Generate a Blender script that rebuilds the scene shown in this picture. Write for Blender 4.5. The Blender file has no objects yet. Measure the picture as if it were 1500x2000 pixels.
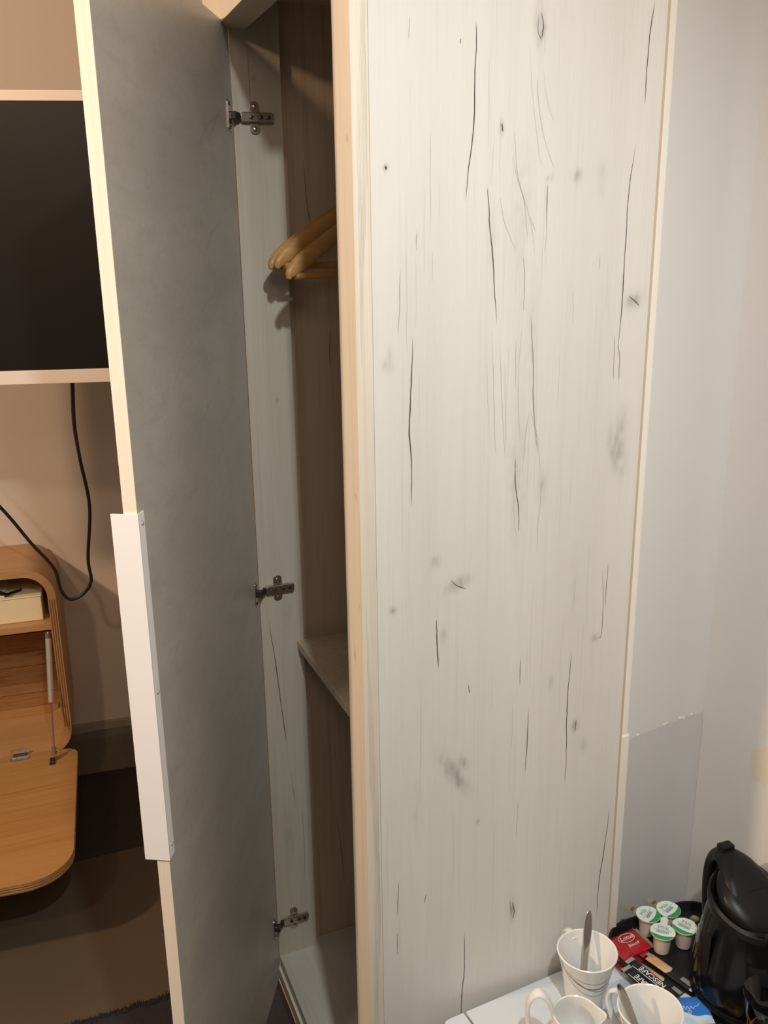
import bpy, bmesh, math, random
from mathutils import Vector, Matrix, noise
random.seed(7)
PI = math.pi
SC = bpy.context.scene
COL = SC.collection

# ---------------------------------------------------------------- camera, world, lights, exposure
cam_d = bpy.data.cameras.new('camera'); cam = bpy.data.objects.new('camera', cam_d); COL.objects.link(cam)
right = Vector((0.92680024, -0.37531587, -0.01339116))
down = Vector((-0.11721875, -0.25521479, -0.95975266))
fwd = Vector((0.35679278, 0.89106869, -0.28052718))
M = Matrix(((right.x, -down.x, -fwd.x, 0), (right.y, -down.y, -fwd.y, 0), (right.z, -down.z, -fwd.z, 1.65), (0, 0, 0, 1)))
cam.matrix_world = M
cam_d.sensor_fit = 'AUTO'; cam_d.sensor_width = 36; cam_d.lens = 1780.64 / 2000 * 36
cam_d.clip_start = 0.02
SC.camera = cam
SC.view_settings.view_transform = 'Standard'; SC.view_settings.look = 'None'
SC.view_settings.gamma = 1; SC.view_settings.use_curve_mapping = False
SC.view_settings.exposure = 0.0
w = bpy.data.worlds.new('room_ambient'); SC.world = w; w.use_nodes = True
w.node_tree.nodes['Background'].inputs[0].default_value = (1.0, 0.84, 0.70, 1)
w.node_tree.nodes['Background'].inputs[1].default_value = 0.17

def lamp(name, kind, loc, power, col, size=0.06, aim=None, spot=None, blend=0.6):
    d = bpy.data.lights.new(name, kind); o = bpy.data.objects.new(name, d); COL.objects.link(o)
    o.location = loc; d.energy = power; d.color = col
    if kind in ('POINT', 'SPOT'): d.shadow_soft_size = size
    if kind == 'AREA': d.size = size
    if aim is not None: o.rotation_euler = (Vector(aim) - Vector(loc)).to_track_quat('-Z', 'Y').to_euler()
    if spot: d.spot_size = math.radians(spot); d.spot_blend = blend
    return o
# neutral ceiling downlight just behind the photographer, warm downlights over the far left of the room
lamp('neutral_downlight', 'SPOT', (0.20, -0.06, 2.44), 76, (0.95, 0.995, 0.975), 0.03, (0.47, 1.07, 1.12), 88, 1.0)
lamp('warm_downlight', 'SPOT', (-1.00, 0.30, 2.50), 34, (1.0, 0.70, 0.47), 0.06, (0.1, 1.5, 1.0), 130, 0.6)
lamp('warm_ceiling_fill', 'AREA', (-0.1, -0.7, 2.45), 9, (1.0, 0.78, 0.62), 0.5, (0.5, 1.2, 1.7))  # unseen soft area light, added as warm fill for the upper surfaces

lamp('warm_left_downlight', 'SPOT', (-2.00, 1.30, 2.50), 175, (1.0, 0.70, 0.45), 0.07, (-0.1, 2.6, 1.1), 120, 0.6)

# ---------------------------------------------------------------- helpers
def link(o): COL.objects.link(o); return o
def thing(name, label, cat, loc, group=None):
    o = link(bpy.data.objects.new(name, None)); o.location = loc; o.empty_display_size = 0.05
    o['label'] = label; o['category'] = cat
    if group: o['group'] = group
    return o
def wloc(o):
    v = Vector(o.location); p = o.parent
    while p: v += p.location; p = p.parent
    return v
def obj(name, bm, m, parent=None, label=None, smooth=False, origin=None, kind=None):
    """bm is in world coordinates"""
    me = bpy.data.meshes.new(name)
    o = bpy.data.objects.new(name, me)
    if parent is not None:
        bmesh.ops.translate(bm, vec=-wloc(parent), verts=bm.verts)
    elif origin is not None:
        bmesh.ops.translate(bm, vec=-Vector(origin), verts=bm.verts); o.location = origin
    if smooth:
        for f in bm.faces: f.smooth = True
        for e in bm.edges:
            if len(e.link_faces) == 2 and e.calc_face_angle(0) > 0.6: e.smooth = False
    bm.to_mesh(me); bm.free()
    for mm in (m if isinstance(m, (list, tuple)) else [m]): me.materials.append(mm)
    link(o)
    if parent is not None: o.parent = parent
    if label: o['label'] = label
    if kind: o['kind'] = kind
    return o
def tag(o, label, cat, group=None):
    o['label'] = label; o['category'] = cat
    if group: o['group'] = group
    return o
def struct(name, bm, m, label, smooth=False):
    return obj(name, bm, m, None, label, smooth, kind='structure')
def box(x0, x1, y0, y1, z0, z1, bev=0.0, seg=2, bm=None, T=None):
    b = bmesh.new()
    r = bmesh.ops.create_cube(b, size=1)
    bmesh.ops.scale(b, vec=(x1 - x0, y1 - y0, z1 - z0), verts=b.verts)
    bmesh.ops.translate(b, vec=((x0 + x1) / 2, (y0 + y1) / 2, (z0 + z1) / 2), verts=b.verts)
    if bev: bmesh.ops.bevel(b, geom=b.edges[:], offset=bev, segments=seg, affect='EDGES', profile=0.5)
    if T is not None: b.transform(T)
    if bm is not None: merge(bm, b); return bm
    return b
def merge(a, b):
    me = bpy.data.meshes.new('tmp'); b.to_mesh(me); b.free(); a.from_mesh(me); bpy.data.meshes.remove(me)
def prism(pts, z0, z1, bev=0.0, T=None):
    """polygon pts (x,y) extruded z0..z1"""
    b = bmesh.new()
    vs = [b.verts.new((x, y, z0)) for x, y in pts]
    f = b.faces.new(vs)
    r = bmesh.ops.extrude_face_region(b, geom=[f])
    bmesh.ops.translate(b, vec=(0, 0, z1 - z0), verts=[v for v in r['geom'] if isinstance(v, bmesh.types.BMVert)])
    bmesh.ops.recalc_face_normals(b, faces=b.faces)
    if bev:
        es = [e for e in b.edges if len(e.link_faces) == 2 and e.calc_face_angle(0) > 0.9]
        bmesh.ops.bevel(b, geom=es, offset=bev, segments=2, affect='EDGES', profile=0.5)
    if T is not None: b.transform(T)
    return b
def rrect(w, h, r, n=6, cx=0, cy=0, rs=None):
    """rounded rectangle outline; rs = radii per corner (tr, tl, bl, br)"""
    rs = rs or (r, r, r, r); out = []
    for k, (sx, sy) in enumerate(((1, 1), (-1, 1), (-1, -1), (1, -1))):
        rr = rs[k]; ox = cx + sx * (w / 2 - rr); oy = cy + sy * (h / 2 - rr)
        for i in range(n + 1):
            a = PI / 2 * (k + i / n); out.append((ox + rr * math.cos(a), oy + rr * math.sin(a)))
    return out
def lathe(prof, n=48, T=None, close=False):
    b = bmesh.new(); rings = []
    for r, z in prof:
        if r < 1e-6: rings.append([b.verts.new((0, 0, z))])
        else: rings.append([b.verts.new((r * math.cos(2 * PI * i / n), r * math.sin(2 * PI * i / n), z)) for i in range(n)])
    for A, B in zip(rings, rings[1:]):
        for i in range(n):
            j = (i + 1) % n
            if len(A) == 1 and len(B) == 1: continue
            if len(A) == 1: b.faces.new((A[0], B[i], B[j]))
            elif len(B) == 1: b.faces.new((A[i], A[j], B[0]))
            else: b.faces.new((A[i], A[j], B[j], B[i]))
    bmesh.ops.recalc_face_normals(b, faces=b.faces)
    if T is not None: b.transform(T)
    return b
def catmull(P, k=8):
    P = [Vector(p) for p in P]; Q = [2 * P[0] - P[1]] + P + [2 * P[-1] - P[-2]]; out = []
    for i in range(1, len(Q) - 2):
        for j in range(k):
            t = j / k; a, b_, c, d = Q[i - 1:i + 3]
            out.append(0.5 * ((2 * b_) + (c - a) * t + (2 * a - 5 * b_ + 4 * c - d) * t * t + (3 * b_ - a - 3 * c + d) * t ** 3))
    out.append(P[-1]); return out
def tube(P, r, n=10, k=8, ry=None, side=None, T=None, smoothp=True):
    """swept tube; r,ry may be lists along the control points; side = fixed reference vector for the 'ry' axis"""
    pts = catmull(P, k) if smoothp else [Vector(p) for p in P]
    m = len(pts)
    def samp(a, i):
        if not isinstance(a, (list, tuple)): return a
        t = i / (m - 1) * (len(a) - 1); q = min(int(t), len(a) - 2); return a[q] + (a[q + 1] - a[q]) * (t - q)
    b = bmesh.new(); rings = []; up = Vector(side) if side else None
    for i, p in enumerate(pts):
        t = (pts[min(i + 1, m - 1)] - pts[max(i - 1, 0)]).normalized()
        if up is None: up = t.orthogonal()
        s = (up - t * up.dot(t)).normalized()
        if not side: up = s
        q = t.cross(s); r1 = samp(r, i); r2 = samp(ry if ry is not None else r, i)
        rings.append([b.verts.new(p + q * (r1 * math.cos(2 * PI * j / n)) + s * (r2 * math.sin(2 * PI * j / n))) for j in range(n)])
    for A, B in zip(rings, rings[1:]):
        for j in range(n): b.faces.new((A[j], A[(j + 1) % n], B[(j + 1) % n], B[j]))
    b.faces.new(rings[0][::-1]); b.faces.new(rings[-1])
    bmesh.ops.recalc_face_normals(b, faces=b.faces)
    if T is not None: b.transform(T)
    return b
def cyl(p0, p1, r, n=16, bev=0):
    p0, p1 = Vector(p0), Vector(p1); L = (p1 - p0).length
    b = bmesh.new(); bmesh.ops.create_cone(b, cap_ends=True, segments=n, radius1=r, radius2=r, depth=L)
    if bev:
        es = [e for e in b.edges if e.calc_face_angle(0) > 1.2]
        bmesh.ops.bevel(b, geom=es, offset=bev, segments=2, affect='EDGES')
    b.transform(Matrix.Translation((p0 + p1) / 2) @ (p1 - p0).to_track_quat('Z', 'Y').to_matrix().to_4x4())
    return b
def frame(o, ex, ey, ez):
    ex, ey, ez = Vector(ex), Vector(ey), Vector(ez)
    return Matrix(((ex.x, ey.x, ez.x, o[0]), (ex.y, ey.y, ez.y, o[1]), (ex.z, ey.z, ez.z, o[2]), (0, 0, 0, 1)))
def text(body, size, T, m, parent, name='lettering', ext=0.0002, shear=0.0, bold=0.0):
    c = bpy.data.curves.new('txt', 'FONT'); c.body = body; c.size = size; c.extrude = ext; c.align_x = 'CENTER'; c.align_y = 'CENTER'
    c.shear = shear; c.offset = bold; c.resolution_u = 3
    o = bpy.data.objects.new('txt', c); COL.objects.link(o)
    dg = bpy.context.evaluated_depsgraph_get(); me = bpy.data.meshes.new_from_object(o.evaluated_get(dg))
    b = bmesh.new(); b.from_mesh(me); bpy.data.objects.remove(o); bpy.data.meshes.remove(me)
    b.transform(T)
    return obj(name, b, m, parent)

# ---------------------------------------------------------------- materials
def newmat(name):
    m = bpy.data.materials.new(name); m.use_nodes = True; nt = m.node_tree
    return m, nt, nt.nodes['Principled BSDF']
def N(nt, t, **kw):
    n = nt.nodes.new(t)
    for k, v in kw.items():
        if k.startswith('i_'):
            key = k[2:]; n.inputs[int(key) if key.isdigit() else key].default_value = v
        else: setattr(n, k, v)
    return n
def plain(name, col, rough=0.5, metal=0.0, spec=0.5, trans=0.0, bump=0.0, bscale=200, var=0.0, vscale=6, coat=0.0):
    m, nt, P = newmat(name); L = nt.links.new
    P.inputs['Base Color'].default_value = (*col, 1); P.inputs['Roughness'].default_value = rough
    P.inputs['Metallic'].default_value = metal; P.inputs['Specular IOR Level'].default_value = spec
    P.inputs['Transmission Weight'].default_value = trans; P.inputs['Coat Weight'].default_value = coat
    tc = N(nt, 'ShaderNodeTexCoord')
    if var:
        no = N(nt, 'ShaderNodeTexNoise', i_Scale=vscale, i_Detail=5.0); L(tc.outputs['Object'], no.inputs['Vector'])
        mx = N(nt, 'ShaderNodeMixRGB', blend_type='MIX'); mx.inputs[1].default_value = (*[c * (1 - var) for c in col], 1)
        mx.inputs[2].default_value = (*[min(1, c * (1 + var)) for c in col], 1)
        L(no.outputs['Fac'], mx.inputs[0]); L(mx.outputs[0], P.inputs['Base Color'])
    if bump:
        no = N(nt, 'ShaderNodeTexNoise', i_Scale=bscale, i_Detail=3.0); L(tc.outputs['Object'], no.inputs['Vector'])
        bp = N(nt, 'ShaderNodeBump', i_Strength=bump, i_Distance=0.002); L(no.outputs['Fac'], bp.inputs['Height']); L(bp.outputs[0], P.inputs['Normal'])
    return m
def wood(name, base, dark, light, axis='Z', fine=90, broad=9, rough=0.5, amount=0.5, wave=0.0, bump=0.15, mark=False, rot=(0, 0, 0)):
    """streaky wood laminate: noise stretched along an axis; optional attribute 'mark' adds the printed knots"""
    m, nt, P = newmat(name); L = nt.links.new
    tc = N(nt, 'ShaderNodeTexCoord'); 
    def stretched(s_across, s_along, detail, dist=0.0):
        mp = N(nt, 'ShaderNodeMapping')
        sc = {'X': (s_along, s_across, s_across), 'Y': (s_across, s_along, s_across), 'Z': (s_across, s_across, s_along)}[axis]
        mp.inputs['Scale'].default_value = sc; mp.inputs['Rotation'].default_value = rot
        L(tc.outputs['Object'], mp.inputs[0])
        n = N(nt, 'ShaderNodeTexNoise', i_Scale=1.0, i_Detail=detail, i_Distortion=dist); L(mp.outputs[0], n.inputs['Vector']); return n
    n1 = stretched(broad, broad * 0.07, 4.0, 0.6); n2 = stretched(fine, fine * 0.012, 3.0); n3 = stretched(fine * 4, fine * 0.05, 2.0)
    r1 = N(nt, 'ShaderNodeValToRGB'); r1.color_ramp.elements[0].position = 0.3; r1.color_ramp.elements[1].position = 0.72
    r1.color_ramp.elements[0].color = (*base, 1); r1.color_ramp.elements[1].color = (*light, 1); L(n1.outputs['Fac'], r1.inputs[0])
    r2 = N(nt, 'ShaderNodeValToRGB'); r2.color_ramp.elements[0].position = 0.50; r2.color_ramp.elements[1].position = 0.85
    r2.color_ramp.elements[0].color = (0, 0, 0, 1); r2.color_ramp.elements[1].color = (1, 1, 1, 1); L(n2.outputs['Fac'], r2.inputs[0])
    mul = N(nt, 'ShaderNodeMath', operation='MULTIPLY', i_1=amount); L(r2.outputs[0], mul.inputs[0])
    mx = N(nt, 'ShaderNodeMixRGB'); mx.inputs[2].default_value = (*dark, 1); L(mul.outputs[0], mx.inputs[0]); L(r1.outputs[0], mx.inputs[1])
    r3 = N(nt, 'ShaderNodeMapRange', i_1=0.35, i_2=0.7, i_3=0.0, i_4=amount * 0.35); L(n3.outputs['Fac'], r3.inputs[0])
    mx3 = N(nt, 'ShaderNodeMixRGB'); mx3.inputs[2].default_value = (*dark, 1); L(r3.outputs[0], mx3.inputs[0]); L(mx.outputs[0], mx3.inputs[1])
    out = mx3
    if mark:
        at = N(nt, 'ShaderNodeAttribute', attribute_name='mark')
        mk = N(nt, 'ShaderNodeMixRGB'); mk.inputs[2].default_value = (0.17, 0.16, 0.14, 1)
        L(at.outputs['Fac'], mk.inputs[0]); L(out.outputs[0], mk.inputs[1]); out = mk
    L(out.outputs[0], P.inputs['Base Color']); P.inputs['Roughness'].default_value = rough
    bp = N(nt, 'ShaderNodeBump', i_Strength=bump, i_Distance=0.001); L(n3.outputs['Fac'], bp.inputs['Height']); L(bp.outputs[0], P.inputs['Normal'])
    P.inputs['Specular IOR Level'].default_value = 0.35
    return m

OAK_B, OAK_D, OAK_L = (0.66, 0.625, 0.555), (0.44, 0.40, 0.34), (0.80, 0.775, 0.71)
m_panel = wood('white_oak_laminate', (0.68,0.665,0.615), (0.49,0.465,0.415), (0.75,0.735,0.69), 'Z', 300, 10, 0.45, 0.17, mark=True)
m_oak = wood('white_oak_board', (0.66, 0.60, 0.50), (0.45, 0.38, 0.29), (0.78, 0.72, 0.62), 'Z', 140, 12, 0.45, 0.32, mark=True)
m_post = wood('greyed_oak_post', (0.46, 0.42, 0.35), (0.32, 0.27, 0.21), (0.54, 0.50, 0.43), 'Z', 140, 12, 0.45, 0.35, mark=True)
m_oakx = wood('white_oak_board_flat', (0.52, 0.50, 0.44), (0.36, 0.33, 0.28), (0.60, 0.58, 0.52), 'Y', 120, 12, 0.4, 0.35)
m_oak_shaded = wood('shaded_white_oak', (0.48, 0.39, 0.285), (0.28, 0.20, 0.13), (0.56, 0.46, 0.35), 'Z', 120, 12, 0.5, 0.5, mark=True)  # same white oak, with the interior's warm brown shade put into its colour
m_door = wood('grey_laminate', (0.44, 0.42, 0.38), (0.29, 0.275, 0.25), (0.52, 0.495, 0.45), 'Y', 50, 9, 0.36, 0.34, mark=True, rot=(0.45, 0, 0), bump=0.05)
m_edge = wood('birch_edge_band', (0.86, 0.76, 0.62), (0.68, 0.56, 0.42), (0.92, 0.83, 0.70), 'Z', 160, 20, 0.5, 0.35)
m_shadowline = plain('tan_shadow_line', (0.56, 0.44, 0.33), 0.5)  # colour of the shadow line between panel and batten
m_crack = None
def crackmat():
    m, nt, P = newmat('dark_grain_line'); L = nt.links.new
    P.inputs['Base Color'].default_value = (0.055, 0.05, 0.045, 1); P.inputs['Roughness'].default_value = 0.6
    at = N(nt, 'ShaderNodeAttribute', attribute_name='mark'); L(at.outputs['Fac'], P.inputs['Alpha'])
    return m
m_crack = crackmat()
def wallmat(name, a, b, rough=0.6, spots=None):
    m, nt, P = newmat(name); L = nt.links.new; tc = N(nt, 'ShaderNodeTexCoord')
    no = N(nt, 'ShaderNodeTexNoise', i_Scale=2.2, i_Detail=5.0); L(tc.outputs['Object'], no.inputs['Vector'])
    mx = N(nt, 'ShaderNodeMixRGB'); mx.inputs[1].default_value = (*a, 1); mx.inputs[2].default_value = (*b, 1); L(no.outputs['Fac'], mx.inputs[0])
    n2 = N(nt, 'ShaderNodeTexNoise', i_Scale=140.0, i_Detail=3.0); L(tc.outputs['Object'], n2.inputs['Vector'])
    bp = N(nt, 'ShaderNodeBump', i_Strength=0.12, i_Distance=0.002); L(n2.outputs['Fac'], bp.inputs['Height']); L(bp.outputs[0], P.inputs['Normal'])
    L(mx.outputs[0], P.inputs['Base Color']); P.inputs['Roughness'].default_value = rough; P.inputs['Specular IOR Level'].default_value = 0.3
    return m
m_wall = wallmat('grey_white_paint', (0.665, 0.655, 0.64), (0.715, 0.705, 0.69))
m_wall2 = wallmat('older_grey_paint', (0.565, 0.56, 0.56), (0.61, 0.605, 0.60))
m_wallfar = wallmat('far_wall_paint', (0.60, 0.52, 0.45), (0.65, 0.57, 0.50))
m_filler = plain('filler_plaster', (0.72, 0.64, 0.52), 0.9, bump=0.3, bscale=300)
m_ceil = wallmat('ceiling_paint', (0.8, 0.79, 0.77), (0.84, 0.83, 0.81))
m_batten = plain('cream_gloss_paint', (0.88, 0.85, 0.78), 0.4, var=0.04, vscale=20)
m_skirt = plain('scuffed_grey_skirting', (0.17, 0.14, 0.11), 0.7, var=0.35, vscale=12, bump=0.3, bscale=40)
m_skirtcap = plain('worn_skirting_edge', (0.30, 0.25, 0.20), 0.6, var=0.25, vscale=30, bump=0.3, bscale=60)
m_vinyl = plain('brown_vinyl', (0.095, 0.072, 0.05), 0.42, var=0.12, vscale=3, bump=0.1, bscale=90)
m_carpet = plain('dark_blue_grey_carpet', (0.022, 0.021, 0.026), 0.95, var=0.4, vscale=120, bump=1.0, bscale=500)
m_floordark = plain('dark_brown_floor', (0.040, 0.030, 0.024), 0.95, var=0.4, vscale=120, bump=1.0, bscale=500)  # darker brown for the floor strip next to the far wall
m_white = plain('white_powder_coat', (0.92, 0.90, 0.89), 0.4)
m_table = plain('white_table_board', (0.60, 0.66, 0.73), 0.3, bump=0.03, bscale=30)
m_ceramic = plain('white_glazed_ceramic', (0.77, 0.785, 0.78), 0.16, coat=0.3)
m_decor = plain('dark_line_decoration', (0.09, 0.075, 0.07), 0.3)
m_decor2 = plain('faint_grey_line_decoration', (0.36, 0.33, 0.31), 0.3)
m_steel = plain('stainless_steel', (0.62, 0.58, 0.54), 0.18, 1.0)
m_nickel = plain('nickel_plate', (0.52, 0.46, 0.40), 0.24, 1.0)
m_darkmetal = plain('dark_metal_recess', (0.06, 0.05, 0.045), 0.4, 0.6)
m_alu = plain('satin_aluminium', (0.74, 0.72, 0.69), 0.42, 0.7)
m_greyplastic = plain('grey_plastic_cap', (0.16, 0.145, 0.13), 0.5)
m_black = plain('black_gloss_plastic', (0.005, 0.005, 0.006), 0.16, spec=0.3)
m_blacksat = plain('black_satin_plastic', (0.006, 0.006, 0.007), 0.36, spec=0.25)
m_tray = plain('black_tray_plastic', (0.012, 0.012, 0.013), 0.35, spec=0.4)
m_screen = plain('dark_tv_screen', (0.008, 0.007, 0.006), 0.4, spec=0.3)
m_tvframe = plain('pale_rose_tv_bezel', (0.80, 0.72, 0.64), 0.25, spec=0.5)
m_cable = plain('black_cable_sheath', (0.012, 0.010, 0.009), 0.5)
m_oak_a = wood('oiled_oak_light', (0.40, 0.205, 0.070), (0.22, 0.10, 0.03), (0.46, 0.25, 0.095), 'X', 120, 10, 0.4, 0.55)
m_oak_b = wood('oiled_oak_dark', (0.30, 0.14, 0.05), (0.12, 0.05, 0.018), (0.38, 0.185, 0.07), 'X', 110, 14, 0.4, 0.75)
m_oak_c = wood('bent_plywood_veneer', (0.42, 0.235, 0.105), (0.26, 0.13, 0.05), (0.50, 0.29, 0.14), 'X', 150, 18, 0.4, 0.45)
m_ply = wood('plywood_dark_layer', (0.20, 0.095, 0.04), (0.12, 0.05, 0.02), (0.26, 0.13, 0.055), 'Z', 200, 30, 0.5, 0.4)
m_plyl = wood('plywood_light_layer', (0.42, 0.25, 0.115), (0.28, 0.15, 0.06), (0.48, 0.30, 0.15), 'Z', 200, 30, 0.5, 0.4)
m_hang = wood('varnished_hanger_wood', (0.42, 0.215, 0.065), (0.24, 0.105, 0.025), (0.50, 0.28, 0.10), 'X', 90, 14, 0.4, 0.4)
m_cream = plain('cream_card', (0.78, 0.66, 0.44), 0.6, var=0.03)
m_paper = plain('white_paper', (0.75, 0.70, 0.62), 0.7)
m_pot = plain('translucent_pot_plastic', (0.66, 0.58, 0.50), 0.3)
m_lidw = plain('white_foil_lid', (0.82, 0.90, 0.87), 0.3)
m_lidg = plain('green_foil_print', (0.03, 0.34, 0.10), 0.35)
m_print = plain('dark_green_print', (0.16, 0.36, 0.27), 0.4)
m_print2 = plain('grey_barcode_print', (0.20, 0.30, 0.29), 0.4)
m_tab = plain('gold_dark_lid_tab', (0.42, 0.38, 0.14), 0.35, 0.3)
m_tabd = plain('dark_tab_band', (0.10, 0.10, 0.09), 0.4)
m_red = plain('red_film_wrapper', (0.46, 0.014, 0.022), 0.28, coat=0.2, bump=0.1, bscale=60)
m_darkred = plain('deep_red_film_wrapper', (0.16, 0.006, 0.012), 0.28)
m_clearfilm = plain('clear_brown_film', (0.42, 0.34, 0.26), 0.2, 0.3)
m_whitep = plain('white_print', (0.85, 0.82, 0.80), 0.4)
m_blackfilm = plain('black_film_wrapper', (0.012, 0.013, 0.018), 0.3, bump=0.15, bscale=80)
m_blue = plain('blue_paper', (0.03, 0.20, 0.68), 0.4, var=0.1, vscale=30)
m_bluew = plain('pale_blue_paper', (0.60, 0.72, 0.85), 0.45)
m_silver = plain('silver_foil', (0.62, 0.62, 0.62), 0.3, 0.6)
m_greyprint = plain('grey_print', (0.30, 0.29, 0.27), 0.5)
m_yellow = plain('yellow_film_wrapper', (0.75, 0.42, 0.015), 0.35, bump=0.2, bscale=50)
def glassmat():
    m, nt, P = newmat('clear_tumbler_glass')
    P.inputs['Base Color'].default_value = (0.96, 0.98, 1, 1); P.inputs['Roughness'].default_value = 0.02
    P.inputs['Transmission Weight'].default_value = 1.0; P.inputs['IOR'].default_value = 1.45
    return m
m_glass = glassmat()
def gradwood():
    m, nt, P = newmat('orange_gradient_print'); L = nt.links.new
    tc = N(nt, 'ShaderNodeTexCoord'); sp = N(nt, 'ShaderNodeSeparateXYZ'); L(tc.outputs['Generated'], sp.inputs[0])
    r = N(nt, 'ShaderNodeValToRGB'); r.color_ramp.elements[0].color = (0.80, 0.62, 0.38, 1); r.color_ramp.elements[1].color = (0.72, 0.22, 0.06, 1)
    L(sp.outputs[1], r.inputs[0]); L(r.outputs[0], P.inputs['Base Color']); P.inputs['Roughness'].default_value = 0.35
    return m
m_orange = gradwood()

# ---------------------------------------------------------------- the room shell
A5 = math.radians(5.2)
U = Vector((math.cos(A5), -math.sin(A5), 0)); NO = Vector((-math.sin(A5), -math.cos(A5), 0)); W0 = Vector((0.033, 2.829, 0))
TW = frame(W0, U, NO, Vector((0, 0, 1)))     # far wall frame: (u along the wall, out into the room, z)
struct('wall_back', box(-2.6, 2.2, -0.12, 0, 0, 2.56, T=TW), m_wallfar, 'warm beige painted wall behind the television and wooden cabinet')
WR = 1.071; WS = 1.15
wr = struct('wall_right', box(WR, WR + 0.12, -1.6, 2.75, 0, 2.56), m_wall, 'pale grey painted wall at right with filler patches')
ws = struct('wall_alcove', box(0.842, WR, WS, WS + 0.05, 0, 2.56), m_wall, 'narrow grey wall strip between wardrobe and right wall')
fl = struct('floor', box(-2.8, 1.2, -1.6, 1.775, -0.08, 0), m_carpet, 'dark blue-grey carpet')
b = bmesh.new()
for i in range(1500):                       # fuzzy pile along the carpet's cut edge
    x = random.uniform(-0.5, 0.42); y = 1.768 + random.uniform(-0.01, 0.008) + 0.002 * math.sin(x * 90)
    h = random.uniform(0.004, 0.009); dx = random.uniform(-.004, .004)
    v = [b.verts.new((x, y, -0.001)), b.verts.new((x + 0.0025, y, -0.001)), b.verts.new((x + dx, y + random.uniform(0, .006), h))]
    b.faces.new(v)
o = obj('carpet_pile', b, m_carpet, fl, kind='stuff')
struct('floor_wall_side', box(-2.8, 1.2, 2.36, 3.1, -0.08, -0.0005), m_floordark, 'darker floor strip along the foot of the far wall')
struct('floor_far', box(-2.8, 1.2, 1.775, 2.36, -0.08, -0.002), m_vinyl, 'brown vinyl floor in front of the far wall')
struct('ceiling', box(-2.8, 1.25, -1.6, 3.1, 2.56, 2.64), m_ceil, 'white painted ceiling')
# skirting with a worn paint edge
b = bmesh.new(); nseg = 90
prof = [(0.0, 0.0), (0.018, 0.0), (0.018, 0.125), (0.012, 0.15), (0.0, 0.152)]
ring = []
for i in range(nseg + 1):
    u = -1.6 + 2.6 * i / nseg
    ring.append([b.verts.new((u, o_ + 0.0015 * noise.noise((u * 30, z * 20, 1)), z + (0.004 * noise.noise((u * 14, 3, 5)) if z > .1 else 0))) for o_, z in prof])
for A_, B_ in zip(ring, ring[1:]):
    for j in range(len(prof) - 1): b.faces.new((A_[j], B_[j], B_[j + 1], A_[j + 1]))
bmesh.ops.recalc_face_normals(b, faces=b.faces); b.transform(TW)
sk = struct('baseboard_back', b, m_skirt, 'scuffed dark grey-brown skirting under the beige wall')
b = bmesh.new(); ring = []
for i in range(nseg + 1):
    u = -1.6 + 2.6 * i / nseg; e = 0.005 * noise.noise((u * 16, 9, 2))
    ring.append([b.verts.new((u, o_, z)) for o_, z in ((0.0, 0.150 + e), (0.013, 0.150 + e), (0.010, 0.172 + e * .6), (0.0, 0.176))])
for A_, B_ in zip(ring, ring[1:]):
    for j in range(3): b.faces.new((A_[j], B_[j], B_[j + 1], A_[j + 1]))
bmesh.ops.recalc_face_normals(b, faces=b.faces); b.transform(TW)
obj('skirting_cap', b, m_skirtcap, sk, 'worn tan top edge of the skirting')
# filler patches on the right wall
def blob(cy, cz, ry, rz, seed, tilt=0.0):
    b = bmesh.new(); c = b.verts.new((WR - 0.0012, cy, cz)); vs = []
    for i in range(36):
        a = 2 * PI * i / 36; k = 1 + 0.28 * noise.noise((math.cos(a) * 1.3 + seed, math.sin(a) * 1.3, seed))
        y, z = ry * k * math.cos(a), rz * k * math.sin(a)
        vs.append(b.verts.new((WR - 0.0003, cy + y * math.cos(tilt) - z * math.sin(tilt), cz + y * math.sin(tilt) + z * math.cos(tilt))))
    for i in range(36): b.faces.new((c, vs[i], vs[(i + 1) % 36]))
    bmesh.ops.recalc_face_normals(b, faces=b.faces)
    return b
for (cy, cz, ry, rz, s, t) in ((1.000, 0.815, 0.026, 0.036, 2.1, 0.45), (1.045, 1.318, 0.012, 0.032, 5.3, 0), (1.020, 1.09, 0.008, 0.03, 8.2, 0)):
    obj('filler_patch', blob(cy, cz, ry, rz, s, t), m_filler, wr, 'cream filler patch')
# older, darker paint below the line of a removed worktop, with flakes along it
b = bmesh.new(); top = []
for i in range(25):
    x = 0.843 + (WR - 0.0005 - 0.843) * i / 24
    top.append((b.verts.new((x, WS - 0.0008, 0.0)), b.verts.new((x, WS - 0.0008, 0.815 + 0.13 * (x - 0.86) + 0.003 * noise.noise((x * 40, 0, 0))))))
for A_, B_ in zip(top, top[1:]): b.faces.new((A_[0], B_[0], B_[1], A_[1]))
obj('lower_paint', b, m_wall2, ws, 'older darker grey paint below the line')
for (x, z) in ((0.93, 0.826), (0.985, 0.834), (0.990, 0.836), (1.02, 0.839), (1.027, 0.838), (1.045, 0.841)):
    k = random.uniform(0.0015, 0.003)
    obj('paint_chip', box(x - k, x + k, WS - 0.0014, WS, z - k * .6, z + k * .6), m_batten, ws)
# cream batten beside the wardrobe, in two lengths
tr = struct('trim_1', box(0.8335, 0.8645, 1.093, WS, 0.871, 2.5, 0.002), m_batten, 'cream painted batten, upper length, beside the wardrobe')
struct('trim_2', box(0.8335, 0.8680, 1.091, WS, 0.0, 0.873, 0.003), m_batten, 'cream painted batten, lower length, beside the wardrobe')

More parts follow.
